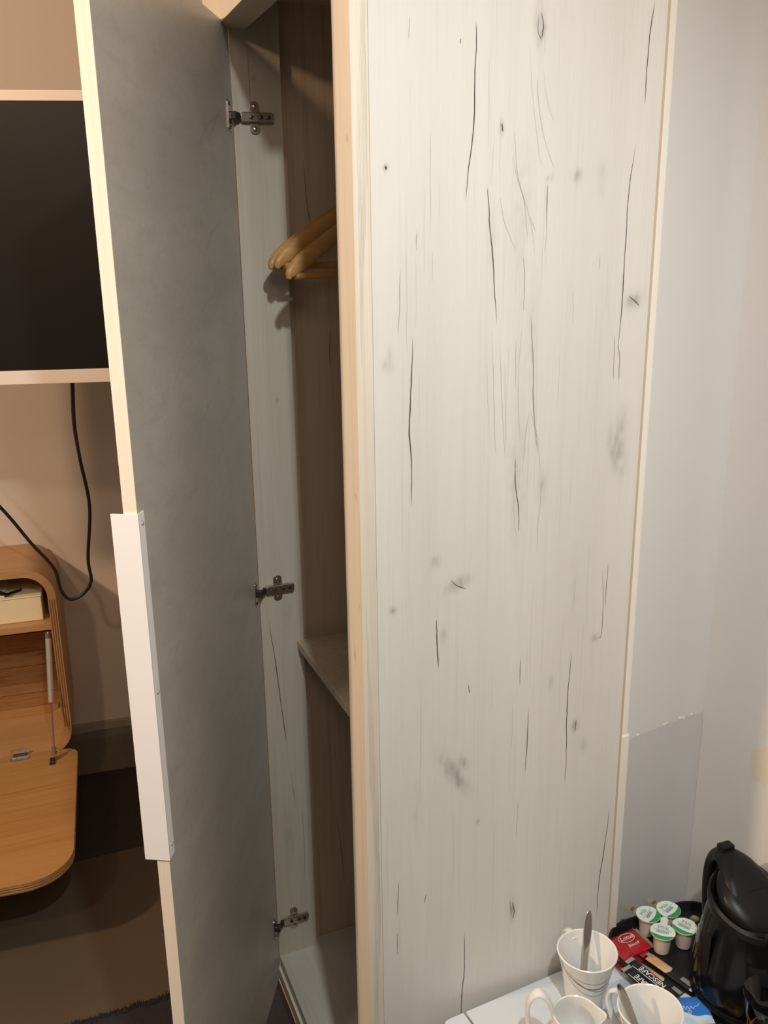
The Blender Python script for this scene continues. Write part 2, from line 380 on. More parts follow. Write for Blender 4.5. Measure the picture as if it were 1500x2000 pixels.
# ---------------------------------------------------------------- ceiling lamps (fittings)
for nm, p, lab in (('ceiling_downlight', (0.20, -0.06, 2.56), 'round white ceiling downlight behind the photographer'),
                   ('ceiling_downlight', (-1.00, 0.30, 2.56), 'round white ceiling downlight over the left of the room'),
                   ('ceiling_downlight', (-2.00, 1.30, 2.56), 'round white ceiling downlight far left, facing the television wall')):
    t = thing(nm, lab, 'light', p)
    obj('bezel', lathe([(0.038, 0), (0.062, 0), (0.062, -0.006), (0.045, -0.012), (0.038, -0.004), (0.038, 0)], 32, Matrix.Translation(p)), m_white, t, smooth=True)

# ---------------------------------------------------------------- wood grain marks
def seg_ribbon(bm, lay, P, wid, plane, off, strength=1.0):
    """P: (a, z) polyline on a board face; plane(a, z, off) -> 3D point; tapered soft-edged ribbon"""
    pts = [Vector((p[0], p[1], 0)) for p in P]
    pts = catmull(pts, 8); n = len(pts); rows = []
    for i, p in enumerate(pts):
        t = i / (n - 1); k = max(0.12, math.sin(PI * min(1, max(0, t))) ** 0.45) * wid * (0.8 + 0.4 * noise.noise((p.x * 90, p.y * 40, 3)))
        j = 0.0011 * noise.noise((p.y * 28, p.x * 10, 7)) + 0.0005 * noise.noise((p.y * 120, p.x * 10, 9))
        d = (pts[min(i + 1, n - 1)] - pts[max(i - 1, 0)]); d = d.normalized() if d.length else Vector((0, 1, 0)); q = Vector((d.y, -d.x, 0))
        row = []
        for s_, a_ in ((-1, 0), (-0.35, 1), (0.35, 1), (1, 0)):
            pp = p + q * (s_ * k) + Vector((j, 0, 0)); v = bm.verts.new(plane(pp.x, pp.y, off)); v[lay] = a_ * strength * min(1, 6 * math.sin(PI * t) + 0.05); row.append(v)
        rows.append(row)
    for A_, B_ in zip(rows, rows[1:]):
        for j in range(3): bm.faces.new((A_[j], A_[j + 1], B_[j + 1], B_[j]))
def marks(name, lines, plane, parent):
    bm = bmesh.new(); lay = bm.verts.layers.float.new('mark')
    for P_, w_, s_ in lines: seg_ribbon(bm, lay, P_, w_, plane, 0.0004, s_)
    return obj(name, bm, m_crack, parent, kind='stuff')
def grid_board(x0, x1, y0, y1, z0, z1, face, step, blobs, rings=()):
    """a board whose visible face is a fine grid carrying the knot print in the attribute 'mark'.
    face '-Y': a = x ; face '-X': a = y"""
    bm = bmesh.new(); lay = bm.verts.layers.float.new('mark')
    a0, a1 = (x0, x1) if face == '-Y' else (y0, y1)
    na = max(1, int((a1 - a0) / step)); nz = max(1, int((z1 - z0) / (step * 1.6))); g = []
    for j in range(nz + 1):
        z = z0 + (z1 - z0) * j / nz; row = []
        for i in range(na + 1):
            a = a0 + (a1 - a0) * i / na
            v = bm.verts.new((a, y0, z) if face == '-Y' else (x0, a, z)); m_ = 0.0
            for (ca, cz, ra, rz, tilt, s_) in blobs:
                da, dz = a - ca, z - cz
                if abs(da) < 3.2 * max(ra, rz) and abs(dz) < 3.2 * max(ra, rz):
                    p_, q_ = (da * math.cos(tilt) + dz * math.sin(tilt)) / ra, (-da * math.sin(tilt) + dz * math.cos(tilt)) / rz
                    e = math.exp(-(p_ * p_ + q_ * q_)) * s_ * (0.75 + 0.9 * noise.noise((a * 160, z * 60, 1)))
                    m_ = max(m_, e)
            v[lay] = max(0, min(1, m_)); row.append(v)
        g.append(row)
    for j in range(nz):
        for i in range(na): bm.faces.new((g[j][i], g[j][i + 1], g[j + 1][i + 1], g[j + 1][i]))
    # the rest of the box
    P8 = {}
    def V(x, y, z): return bm.verts.new((x, y, z))
    if face == '-Y':
        c = [V(x0, y0, z0), V(x1, y0, z0), V(x1, y0, z1), V(x0, y0, z1), V(x0, y1, z0), V(x1, y1, z0), V(x1, y1, z1), V(x0, y1, z1)]
    else:
        c = [V(x0, y1, z0), V(x0, y0, z0), V(x0, y0, z1), V(x0, y1, z1), V(x1, y1, z0), V(x1, y0, z0), V(x1, y0, z1), V(x1, y1, z1)]
    for q in ((0, 4, 5, 1), (1, 5, 6, 2), (2, 6, 7, 3), (3, 7, 4, 0), (4, 7, 6, 5)): bm.faces.new([c[k] for k in q])
    bmesh.ops.recalc_face_normals(bm, faces=bm.faces)
    return bm

# photograph pixels on the panel face -> board coordinates (worked out once from the camera solve)
R3 = Matrix(((right.x, down.x, fwd.x), (right.y, down.y, fwd.y), (right.z, down.z, fwd.z)))
def grain_xy(px, py, Y):
    d = R3 @ Vector((px - 750, py - 1000, 1780.64)); t = Y / d.y; return (d.x * t, 1.65 + d.z * t)
YP = 1.069
WX0, WX1, WB, WT = 0.394, 0.833, 0.075, 2.36
pan = lambda L_: [grain_xy(px, py, YP) for px, py in L_]
wd = thing('wardrobe', 'tall narrow white-oak wardrobe standing open with knotted grey grain side panel', 'wardrobe', (0.61, 1.37, 0.0))
knots = []
for (px, py, rx, ry, tilt, s_) in ((1238, 588, 14, 9, -0.5, 0.55), (1128, 344, 7, 7, 0, 0.5), (1175, 350, 6, 20, 0, 0.25), (1205, 880, 13, 30, -0.2, 0.55), (1215, 830, 10, 20, 0, 0.35),
        (895, 1141, 20, 8, -0.35, 0.6), (769, 1192, 6, 5, 0, 0.7), (757, 716, 9, 8, 0.3, 0.35), (850, 1098, 8, 7, 0.7, 0.45), (888, 1512, 10, 34, -0.55, 0.62), (902, 1490, 9, 12, -.4, 0.5),
        (1162, 1246, 7, 4, 0.3, 0.6), (1122, 1418, 5, 7, 0, 0.6), (1055, 40, 8, 34, 0.02, 0.35), (1060, 62, 5, 12, 0.1, 0.5), (981, 250, 3, 9, -0.1, 0.5), (1078, 345, 3, 3, 0, 0.6), (1070, 350, 3, 3, 0, 0.6),
        (753, 328, 3.5, 3.5, 0, 1.0), (933, 1604, 3, 4, 0, 0.6), (1002, 1776, 6, 16, 0, 0.5), (1075, 1335, 4, 9, 0, 0.45), (866, 1242, 5, 9, 0, 0.35), (1060, 950, 8, 24, 0, 0.25), (1140, 1455, 5, 9, 0, 0.35),
        (760, 700, 4, 14, 0, 0.3), (960, 470, 8, 40, 0, 0.14), (1020, 420, 18, 120, 0.05, 0.13), (1010, 930, 16, 100, 0, 0.16), (1040, 640, 10, 80, 0, 0.14), (1120, 1160, 8, 60, 0, 0.12), (815, 1580, 8, 40, 0, .12)):
    ca, cz = grain_xy(px, py, YP); c2, z2 = grain_xy(px + 10, py, YP); k = abs(c2 - ca) / 10
    knots.append((ca, cz, rx * k * 1.15, ry * k * 1.25, -tilt, s_))
sp = obj('side_panel', grid_board(WX0 + 0.0225, WX1, YP, YP + 0.022, WB, WT, '-Y', 0.0032, knots), m_panel, wd, 'large white-oak side panel with dark grain cracks')
lines = []
def ln(pts, w_=0.0009, s_=0.9): lines.append((pan(pts), w_, s_))
ln([(929, 38), (930, 90), (928, 150), (925, 240), (917, 320), (908, 396)], 0.0012)
ln([(951, 362), (956, 430), (963, 520), (970, 636)], 0.0012)
ln([(1279, 0), (1268, 80), (1262, 150), (1259, 205)], 0.0011)
ln([(1242, 278), (1228, 380), (1220, 500), (1214, 600), (1206, 690)], 0.0011)
ln([(1206, 672), (1210, 700), (1208, 745)], 0.0010, 0.6); ln([(1200, 650), (1198, 745)], 0.0009, 0.55)
ln([(807, 655), (803, 740), (800, 830), (803, 900), (804, 992)], 0.0014)
ln([(1069, 358), (1068, 400), (1067, 460)], 0.0010, 0.7)
ln([(1068, 440), (1064, 500)], 0.0007, 0.35)
ln([(1037, 615), (1041, 700), (1042, 790), (1048, 860)], 0.0010, 0.6)
ln([(1022, 495), (1025, 560), (1022, 610)], 0.0008, 0.5)
ln([(1006, 890), (1007, 950), (1012, 990), (1014, 1040)], 0.0012, 0.75)
ln([(1042, 820), (1050, 890)], 0.0008, 0.4); ln([(1008, 660), (1006, 760)], 0.0007, 0.4); ln([(985, 700), (988, 890)], 0.0006, 0.3)
ln([(1188, 1098), (1184, 1150), (1181, 1190)], 0.0009, 0.7); ln([(1177, 1110), (1178, 1170), (1174, 1238), (1168, 1246)], 0.0009, 0.6)
ln([(852, 1208), (853, 1250), (856, 1308)], 0.0013, 0.9)
ln([(1118, 1270), (1110, 1340), (1106, 1410), (1106, 1470), (1103, 1534)], 0.0011, 0.85)
ln([(1032, 1385), (1029, 1450), (1026, 1510)], 0.0011, 0.8)
ln([(1017, 1285), (1014, 1340)], 0.0009, 0.7)
ln([(1190, 1578), (1181, 1650), (1170, 1720), (1165, 1790)], 0.0011, 0.9)
ln([(779, 1720), (776, 1790)], 0.0011, 0.6); ln([(776, 1820), (776, 1865)], 0.0010, 0.6)
ln([(906, 1820), (907, 1880), (902, 1940), (900, 1990), (898, 2040)], 0.0013, 0.85)
ln([(914, 1335), (917, 1355)], 0.0010, 0.8); ln([(1125, 1405), (1122, 1430)], 0.0014, 0.6)
ln([(782, 520), (778, 660)], 0.0008, 0.45); ln([(801, 30), (798, 80)], 0.0008, 0.3); ln([(899, 75), (899, 86)], 0.0010, 0.6)
ln([(814, 450), (813, 490)], 0.0007, 0.4); ln([(980, 240), (982, 258)], 0.0012, 0.7)
ln([(1228, 578), (1240, 588), (1250, 598)], 0.0013, 0.7); ln([(880, 1132), (892, 1143), (912, 1150)], 0.0013, 0.6)
ln([(1056, 22), (1061, 50), (1058, 76)], 0.0013, 0.7); ln([(1052, 26), (1051, 60), (1058, 80)], 0.0010, 0.5)
ln([(1000, 1762), (1004, 1780), (1001, 1795)], 0.0013, 0.7); ln([(995, 1755), (999, 1790)], 0.0009, 0.5)
ln([(833, 1745), (828, 1765)], 0.0012, 0.5); ln([(1012, 1560), (1008, 1640)], 0.0007, 0.3)
ln([(1172, 495), (1170, 530)], 0.0006, 0.45); ln([(1120, 560), (1118, 640)], 0.0006, 0.25)
ln([(753, 324), (753.5, 332)], 0.0024, 0.9)
for P_, s_ in (([(1050, 150), (1052, 200), (1062, 270), (1084, 335)], .22), ([(1003, 250), (1010, 330), (1024, 400), (1030, 470)], .25), ([(1000, 300), (1014, 360), (1035, 430), (1046, 500)], .22),
        ([(975, 380), (984, 430), (1008, 492)], .22), ([(1034, 420), (1046, 455)], .25), ([(1060, 130), (1070, 200), (1082, 240)], .15), ([(1032, 80), (1040, 180), (1052, 300), (1064, 330)], .15),
        ([(1020, 640), (1012, 740), (1016, 880)], .18), ([(1036, 800), (1026, 850), (1020, 930)], .18), ([(1036, 800), (1048, 850), (1056, 920)], .18), ([(960, 640), (965, 800), (968, 900)], .2),
        ([(975, 660), (980, 780), (986, 900)], .22), ([(950, 700), (955, 860)], .14), ([(1008, 900), (1002, 980), (1010, 1060)], .18), ([(1060, 930), (1052, 1010), (1048, 1080)], .18)):
    ln(P_, 0.0010, s_)
for i in range(70):
    x = random.uniform(745, 1200); y = random.uniform(20, 1850); h = random.uniform(60, 260)
    x2 = x - (x - 835) * h / 6500
    ln([(x, y), ((x + x2) / 2 + random.uniform(-2, 2), y + h / 2), (x2, y + h)], random.uniform(0.0004, 0.0008), random.uniform(0.06, 0.2))
marks('grain_marks', lines, lambda a, z, off: (a, YP - off, z), sp)
obj('shadow_line', box(WX1 - 0.0032, WX1 + 0.0004, YP - 0.0006, YP + 0.021, WB, WT), m_shadowline, wd, 'thin tan strip painting the shadow line at the panel edge')  # shadow line beside the batten, drawn as a tan strip
# front stile of the near side: 22 mm thick, 60 mm wide edge facing the room
stile = obj('front_stile', grid_board(WX0, WX0 + 0.0218, YP - 0.0008, YP + 0.060, WB, WT, '-X', 0.004,
    [(1.075, 2.02, .0025, .004, 0, .9), (1.084, 1.77, .0025, .004, 0, .9), (1.082, 1.335, .0025, .004, 0, .9), (1.1, 1.1, .003, .01, 0, .6), (1.078, 1.18, .004, .006, 0, .4)]), m_oak, wd, 'pale oak front stile')
marks('grain_marks', [([(WX0 + .004 + .012 * (i / 8), .1 + 2.2 * random.random()), (WX0 + .004 + .012 * (i / 8), 0), (0, 0)][:1] * 0 + [(WX0 + .006 + .0017 * i, z_), (WX0 + .0065 + .0017 * i, z_ + .1), (WX0 + .006 + .0017 * i, z_ + .3)], 0.0005, 0.28) for i in range(8) for z_ in (0.3 + .05 * i, 0.9 - .04 * i, 1.5 + .03 * i)],
      lambda a, z, off: (a, YP - 0.0008 - off, z), stile)
# hinge side: post with the hinges, far side board behind it
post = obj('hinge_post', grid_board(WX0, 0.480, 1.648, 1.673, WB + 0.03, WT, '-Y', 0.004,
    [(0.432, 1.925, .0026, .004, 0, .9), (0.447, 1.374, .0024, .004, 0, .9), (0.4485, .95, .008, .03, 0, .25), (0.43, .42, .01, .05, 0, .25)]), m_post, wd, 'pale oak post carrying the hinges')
marks('grain_marks', [([(0.409, 0.94), (0.420, 0.83), (0.430, 0.70), (0.433, 0.66)], 0.0014, 0.75), ([(0.44, 0.60), (0.446, 0.5)], 0.0011, 0.3), ([(0.46, 0.5), (0.462, 0.40), (.458, .3)], 0.0011, 0.3),
      ([(0.424, 2.0), (0.425, 1.85)], 0.0008, 0.35)], lambda a, z, off: (a, 1.648 - off, z), post)
far = obj('side_panel', grid_board(WX0 + 0.002, WX1, 1.674, 1.740, WB, WT, '-Y', 0.006, [(0.6, 1.12, .02, .03, .3, .5)]), m_oak_shaded, wd, 'far side panel, seen from inside')
marks('grain_marks', [([(0.523, 1.80), (0.530, 1.70), (0.537, 1.63)], 0.0011, 0.7), ([(0.549, 0.42), (0.556, 0.33), (0.560, 0.25)], 0.0012, 0.7), ([(0.564, 1.5), (0.562, 1.42)], 0.0012, 0.6),
      ([(0.545, 0.62), (0.552, 0.54)], 0.0011, 0.35)], lambda a, z, off: (a, 1.674 - off, z), far)
obj('back_board', box(WX1 - 0.006, WX1, YP + 0.022, 1.674, WB, WT), m_oak_shaded, wd)
obj('bottom_board', box(WX0 + 0.001, WX1 - 0.006, YP + 0.0602, 1.6735, WB + 0.031, WB + 0.056, 0.001), m_oakx, wd, 'pale bottom board')
obj('bottom_rail', box(WX0 - 0.004, WX0 + 0.020, YP + 0.0603, 1.6735, WB - 0.003, WB + 0.028, 0.001), m_oak, wd)
obj('plinth', box(WX0 + 0.012, WX0 + 0.032, YP + 0.01, 1.735, 0.0, WB - 0.003), m_oak, wd)
obj('plinth', box(WX0 + 0.033, WX1, YP + 0.006, YP + 0.024, 0.0, WB - 0.0002), m_oak, wd)
obj('shelf', box(0.466, WX1 - 0.0065, YP + 0.0222, 1.6475, 0.866, 0.884, 0.001), m_oak_shaded, wd, 'fixed pale shelf at mid height')
obj('header_rail', box(WX0 - 0.0205, WX0 + 0.030, YP + 0.0601, 1.745, 2.000, 2.30, 0.0008), m_oak, wd)
obj('top_board', box(WX0 + 0.0305, WX1 - 0.0065, YP + 0.0222, 1.6475, 2.045, 2.063), m_oak_shaded, wd)
obj('top_board', box(WX0, WX1, YP, 1.74, WT + 0.0005, WT + 0.018), m_oak, wd)
obj('hanging_rail', cyl((0.612, YP + 0.0225, 1.752), (0.612, 1.6735, 1.752), 0.0125, 20), m_nickel, wd, smooth=True)
# hinges: cross mounting plate, arm, cup flange on the door
HD = Vector((math.sin(math.radians(28.31)), math.cos(math.radians(28.31)), 0))      # along the door, towards the hinge
HN = Vector((HD.y, -HD.x, 0))                                                        # inner face normal (towards the opening)
HP = Vector((0.394, 1.65, 0))
TD = frame(HP, -HD, HN, Vector((0, 0, 1)))                                           # door frame: (distance from hinge, out of inner face, z)
for hz in (1.8625, 1.004, 0.224):
    h = obj('hinge', prism(rrect(0.017, 0.052, 0.007, 5), 0, 0.0035, 0.0008, T=frame((0.4305, 1.6478, hz), (1, 0, 0), (0, 0, 1), (0, -1, 0))), m_nickel, wd, 'nickel-plated concealed hinge')
    obj('hinge_arm', prism(rrect(0.058, 0.0165, 0.0045, 4), 0.0036, 0.0115, 0.0015, T=frame((0.4335, 1.6478, hz), (1, 0, 0), (0, 0, 1), (0, -1, 0))), m_nickel, h)
    for dz in (-0.018, 0.018):
        obj('screw', lathe([(0, 0.0058), (0.0018, 0.0058), (0.0038, 0.0048), (0.0042, 0.0036)], 14, frame((0.4305, 1.6478, hz + dz), (1, 0, 0), (0, 0, 1), (0, -1, 0))), m_steel, h, smooth=True)
    for dx in (0.009, 0.022, -0.008):
        obj('screw', lathe([(0, 0.0125), (0.0012, 0.0125), (0.0014, 0.0138), (0.0034, 0.0134), (0.0038, 0.0114)], 14, frame((0.4305 + dx, 1.6478, hz), (1, 0, 0), (0, 0, 1), (0, -1, 0))), m_darkmetal, h, smooth=True)
    c = TD @ Vector((0.020, 0.010, hz))
    obj('hinge_cup', prism(rrect(0.013, 0.013, 0.002, 3), 0, 0.012, T=TD @ frame((0.022, 0.0002, hz), (1, 0, 0), (0, 0, 1), (0, 1, 0))), m_darkmetal, h)
    obj('hinge_link', tube([TD @ Vector((0.022, 0.006, hz)), TD @ Vector((0.010, 0.013, hz)), Vector((0.402, 1.6415, hz))], 0.0035, 8, 4, ry=0.007, side=(0, 0, 1)), m_darkmetal, h)
    obj('cup_flange', prism(rrect(0.016, 0.050, 0.006, 5), 0.0002, 0.0018, T=TD @ frame((0.026, 0, hz), (1, 0, 0), (0, 0, 1), (0, 1, 0))), m_nickel, h)
    for dz in (-0.019, 0.019):
        obj('screw', lathe([(0, 0.0042), (0.0025, 0.0038), (0.0038, 0.0018)], 12, TD @ frame((0.026, 0, hz + dz), (1, 0, 0), (0, 0, 1), (0, 1, 0))), m_steel, h, smooth=True)
# the door (hangs from the wardrobe: one of its parts)
DW, DT, DZ0, DZ1 = 0.5735, 0.018, 0.082, 2.004
b = grid_board(0.004, DW - 0.0006, 0, DT, DZ0, DZ1, '-Y', 0.0075, [(0.17, 1.83, .008, .012, 0, .25), (.4, 1.7, .1, .05, .5, .06), (.3, .9, .12, .06, .6, .07)])
b.transform(TD @ Matrix.Diagonal((1, -1, 1, 1))); bmesh.ops.recalc_face_normals(b, faces=b.faces)
door = obj('door', b, m_door, wd, 'open door, grey laminate inner face')
L2 = []
for i in range(16):
    a = random.uniform(.04, .5); z = random.uniform(.4, 1.95); ll = random.uniform(.05, .16)
    L2.append(([(a, z), (a - ll * .5, z + ll * .35), (a - ll, z + ll * .5)], random.uniform(0.0012, 0.003), random.uniform(.05, .12)))
bm = bmesh.new(); lay = bm.verts.layers.float.new('mark')
for P_, w_, s_ in L2: seg_ribbon(bm, lay, P_, w_, lambda a, z, off: TD @ Vector((a, off, z)), 0.0004, s_)
obj('grain_marks', bm, m_crack, door, kind='stuff')
obj('edge_band', box(DW - 0.0006, DW + 0.0008, -DT, 0, DZ0, DZ1, T=TD), m_edge, door, 'pale birch edge band')
# white angle-profile pull wrapped round the free edge
hz0, hz1 = 0.815, 1.328
hd = obj('handle', box(DW + 0.0009, DW + 0.0030, -DT - 0.0165, 0.0020, hz0, hz1, 0.0004, T=TD), m_white, door, 'white metal angle-profile pull')
b = box(DW - 0.0175, DW + 0.0029, 0.0003, 0.0020, hz0, hz1, 0.0004, T=TD)
b2 = bmesh.new(); b2.from_mesh(hd.data); bmesh.ops.translate(b, vec=-wloc(door), verts=b.verts); merge(b2, b); b2.to_mesh(hd.data); b2.free()
for z in (1.3135, 1.0745, 0.835):
    obj('screw', lathe([(0, 0.0040), (0.0018, 0.0038), (0.0034, 0.0020)], 12, TD @ frame((DW - 0.0085, 0, z), (1, 0, 0), (0, 0, 1), (0, 1, 0))), m_alu, door, smooth=True)

# ---------------------------------------------------------------- hangers
def hanger(yc, tipx, tipz, yaw, label, first=None):
    """built round the rail; shoulder tips at +-hw"""
    cx, cz = 0.612, 1.752
    t = thing('clothes_hanger', label, 'hanger', (cx, yc, cz), 'wooden hangers on the wardrobe rail')
    Rz = Matrix.Translation((cx, yc, 0)) @ Matrix.Rotation(yaw, 4, 'Z') @ Matrix.Translation((-cx, -yc, 0))
    hw = 0.612 - tipx; topz = tipz + 0.118
    for s in (1, -1):
        P_ = [(cx - s * q * hw, yc - 0.020 * q * q, z) for q, z in ((-0.02, topz), (0.30, topz - 0.026), (0.62, topz - 0.062), (0.86, topz - 0.092), (0.97, topz - 0.108), (1.0, tipz))]
        obj('shoulder_arm', tube(P_, [0.013, 0.013, 0.013, 0.014, 0.010, 0.004], 14, 6, ry=[0.0055, 0.0055, 0.0055, 0.006, 0.006, 0.004], side=(0, 1, 0), T=Rz), m_hang, t, smooth=True)
    obj('trouser_bar', tube([(cx - hw * 0.93, yc - 0.017, tipz + 0.004), (cx, yc - 0.004, tipz + 0.003), (cx + hw * 0.93, yc - 0.017, tipz + 0.004)], 0.0055, 10, 6, T=Rz), m_hang, t, smooth=True)
    hk = [(cx, yc, topz), (cx, yc, topz + 0.03)]
    base = cz - 0.0
    for a in range(-60, 190, 25):
        r_ = math.radians(a); hk.append((cx + 0.0155 * math.cos(r_ + 0), yc, base + 0.0155 * math.sin(r_)))
    obj('hook', tube(hk, 0.0018, 8, 3), m_nickel, t, smooth=True)
    return t
hanger(1.500, 0.4290, 1.600, 0.02, 'wooden hanger nearest the wardrobe opening, lowest tip of the cluster')
hanger(1.545, 0.4260, 1.616, -0.02, 'middle wooden hanger, between the front hanger and the rear one')
hanger(1.590, 0.4240, 1.614, 0.03, 'rear wooden hanger, its tip furthest left against the hinge post')

# ---------------------------------------------------------------- television
c15, s15 = math.cos(math.radians(15)), math.sin(math.radians(15))
TU, TN = Vector((c15, -s15, 0)), Vector((-s15, -c15, 0))
TO = Vector((0.1013, 2.05, 0))
TT = frame(TO, TU, TN, Vector((0, 0, 1)))      # (u, out, z)
tu0, tu1, tz0, tz1 = -0.76, 0.20, 1.378, 1.951
tv = thing('television', 'flat black television in a pale bezel, swung out from the beige wall', 'television', tuple(TT @ Vector((-0.28, -0.03, 1.378))))
bt, bb, bs = 0.020, 0.029, 0.018
obj('screen', box(tu0 + bs, tu1 - bs, -0.012, -0.003, tz0 + bb, tz1 - bt, T=TT), m_screen, tv, 'dark switched-off screen')
b = bmesh.new()
for (a, c, e, f) in ((tu0, tu1, tz1 - bt, tz1), (tu0, tu1, tz0, tz0 + bb), (tu0, tu0 + bs, tz0 + bb, tz1 - bt), (tu1 - bs, tu1, tz0 + bb, tz1 - bt)):
    box(a, c, -0.030, 0.0, e, f, 0.0012, bm=b)
b.transform(TT); obj('bezel', b, m_tvframe, tv, 'pale rose-white bezel')
obj('back_housing', box(tu0 + .04, tu1 - .04, -0.062, -0.0305, tz0 + .05, tz1 - .04, 0.006, T=TT), m_blacksat, tv)
br = obj('wall_bracket', box(-0.36, -0.20, -0.074, -0.0625, 1.56, 1.76, 0.001, T=TT), m_blacksat, tv)
pa = TT @ Vector((-0.28, -0.075, 1.66)); pw = TW @ Vector((-0.20, 0.02, 1.66)); pe = (pa + pw) / 2 + Vector((0.10, 0, 0))
obj('bracket_arm', tube([pa, pe], 0.010, 10, 1, ry=0.018, side=(0, 0, 1), smoothp=False), m_blacksat, br)
obj('bracket_arm', tube([pe, pw], 0.010, 10, 1, ry=0.018, side=(0, 0, 1), smoothp=False), m_blacksat, br)
obj('wall_plate', box(-0.25, -0.15, 0.0005, 0.020, 1.56, 1.76, 0.001, T=TW), m_blacksat, br)
# the cable
CP = [(0.145, 0.718, 1.405), (0.1449, 0.715, 1.370), (0.1349, 0.60, 1.2577), (0.1341, 0.45, 1.1393), (0.1409, 0.35, 0.9908), (0.1207, 0.30, 0.832), (0.1217, 0.29, 0.7605), (0.0928, 0.28, 0.7191),
      (0.0577, 0.28, 0.7112), (0.0381, 0.28, 0.7443), (0.0274, 0.28, 0.8061), (-0.0233, 0.28, 0.886), (-0.0857, 0.30, 0.9989), (-0.20, 0.34, 1.17), (-0.32, 0.42, 1.36)]
cb = obj('power_cable', tube([TW @ Vector(p) for p in CP], 0.0046, 10, 8), m_cable, None, smooth=True, origin=TW @ Vector(CP[0]))
tag(cb, 'black power cable looping down from the television in front of the wooden cabinet', 'cable')

# ---------------------------------------------------------------- wall cabinet with a drop flap
cu1, cw, cz0, cz1, cd = 0.021, 0.60, 0.215, 0.800, 0.25
cu0 = cu1 - cw; cc = (cu0 + cu1) / 2; cm = (cz0 + cz1) / 2; th = 0.022
cab = thing('wall_cabinet', 'honey oak wall cabinet with rounded corners and its flap dropped open', 'cabinet', tuple(TW @ Vector((cc, cd / 2, cz0))))
TF = TW @ frame((0, 0, 0), (1, 0, 0), (0, 0, 1), (0, 1, 0))      # (u, z, out)
def ring_prism(outer, inner, z0, z1, T):
    b = bmesh.new(); n = len(outer)
    A_ = [[b.verts.new((x, y, z)) for x, y in P_] for P_, z in ((outer, z0), (inner, z0), (outer, z1), (inner, z1))]
    for i in range(n):
        j = (i + 1) % n
        b.faces.new((A_[0][i], A_[0][j], A_[2][j], A_[2][i])); b.faces.new((A_[1][j], A_[1][i], A_[3][i], A_[3][j]))
        b.faces.new((A_[2][i], A_[2][j], A_[3][j], A_[3][i])); b.faces.new((A_[0][j], A_[0][i], A_[1][i], A_[1][j]))
    bmesh.ops.recalc_face_normals(b, faces=b.faces); b.transform(T); return b
ro = 0.085
H_ = cz1 - cz0
obj('carcass', ring_prism(rrect(cw, H_, ro, 10, cc, cm), rrect(cw - 2 * th, H_ - 2 * th, ro - th, 10, cc, cm), 0.001, cd, TF), m_oak_c, cab, 'bent plywood carcass', smooth=True)
# plywood layers showing on the straight front edge at both sides
for side in (0, 1):
    for k in range(7):
        u0 = (cu1 - th if side == 0 else cu0) + th * k / 7
        obj('ply_layer', box(u0 + .0001, u0 + th / 7 - .0001, cd - 0.004, cd + (0.0006 if k % 2 else 0.0010), cz0 + 0.09, cz1 - 0.095, T=TW), m_ply if k % 2 else m_plyl, cab)
obj('shelf', box(cu0 + th, cu1 - th, 0.012, cd - 0.006, 0.612, 0.632, 0.001, T=TW), m_oak_c, cab)
obj('back_board', box(cu0 + th + .03, cu1 - th - .001, 0.0012, 0.010, 0.6325, cz1 - th - .001, T=TW), m_oak_b, cab)
zz = cz0 + th + 0.0003
hs = (0.030, 0.048, 0.034, 0.058, 0.050, 0.060, 0.062, 0.0325); mats = (m_oak_a, m_oak_b, m_oak_a, m_oak_b, m_oak_b, m_oak_b, m_oak_b, m_oak_b)
for k, (hh, mm) in enumerate(zip(hs, mats)):
    ins = 0.028 if k == 0 else (0.010 if k == 1 else 0.0)
    obj('plank', box(cu0 + th + ins + .0005, cu1 - th - ins - .0005, 0.0012, 0.012 + 0.0012 * (k % 2), zz, zz + hh - 0.0012, 0.0006, T=TW), mm, cab); zz += hh
# drop flap, horizontal, hinged at the front lower lip
fz = 0.235; fl0, fl1 = cd + 0.004, cd + 0.004 + 0.60
fc = (fl0 + fl1) / 2
TFL = TW @ frame((0, 0, 0), (1, 0, 0), (0, 1, 0), (0, 0, 1))
fw = cw + 0.014
flap = obj('flap', prism(rrect(fw, fl1 - fl0, .1, 10, cc + 0.004, fc, rs=(0.11, 0.11, 0.035, 0.035)), fz - 0.0040, fz, 0.0006, T=TFL), m_oak_a, cab, 'drop-down oak flap')
for k in range(6):
    e = 0.0006 if k % 2 else 0.0
    obj('ply_layer', prism(rrect(fw - e * 2, fl1 - fl0 - e * 2, .1, 10, cc + 0.004, fc, rs=(0.11, 0.11, 0.035, 0.035)), fz - 0.0041 - 0.0034 * (k + 1), fz - 0.0041 - 0.0034 * k, T=TFL), m_ply if k % 2 else m_plyl, flap)
# butterfly hinge
g = obj('flap_hinge', prism(rrect(0.052, 0.018, 0.008, 5), 0, 0.002, 0.0005, T=TW @ frame((-0.128, cd + 0.0012, fz + 0.0115), (1, 0, 0), (0, 0, 1), (0, 1, 0))), m_nickel, cab, 'nickel butterfly hinge')
obj('hinge_leaf', prism(rrect(0.054, 0.026, 0.012, 5), 0.0003, 0.0022, 0.0005, T=TW @ frame((-0.128, cd + 0.021, fz), (1, 0, 0), (0, 1, 0), (0, 0, 1))), m_nickel, g)
obj('hinge_pin', cyl(TW @ Vector((-0.147, cd + 0.0055, fz + 0.003)), TW @ Vector((-0.109, cd + 0.0055, fz + 0.003)), 0.0028, 12), m_darkmetal, g, smooth=True)
for du in (-0.014, 0.014, 0):
    obj('screw', lathe([(0, 0.0036), (0.0018, 0.0034), (0.003, 0.0022)], 12, TW @ frame((-0.128 + du, cd + 0.020 + (0.004 if du == 0 else 0), fz), (1, 0, 0), (0, 1, 0), (0, 0, 1))), m_steel, g, smooth=True)
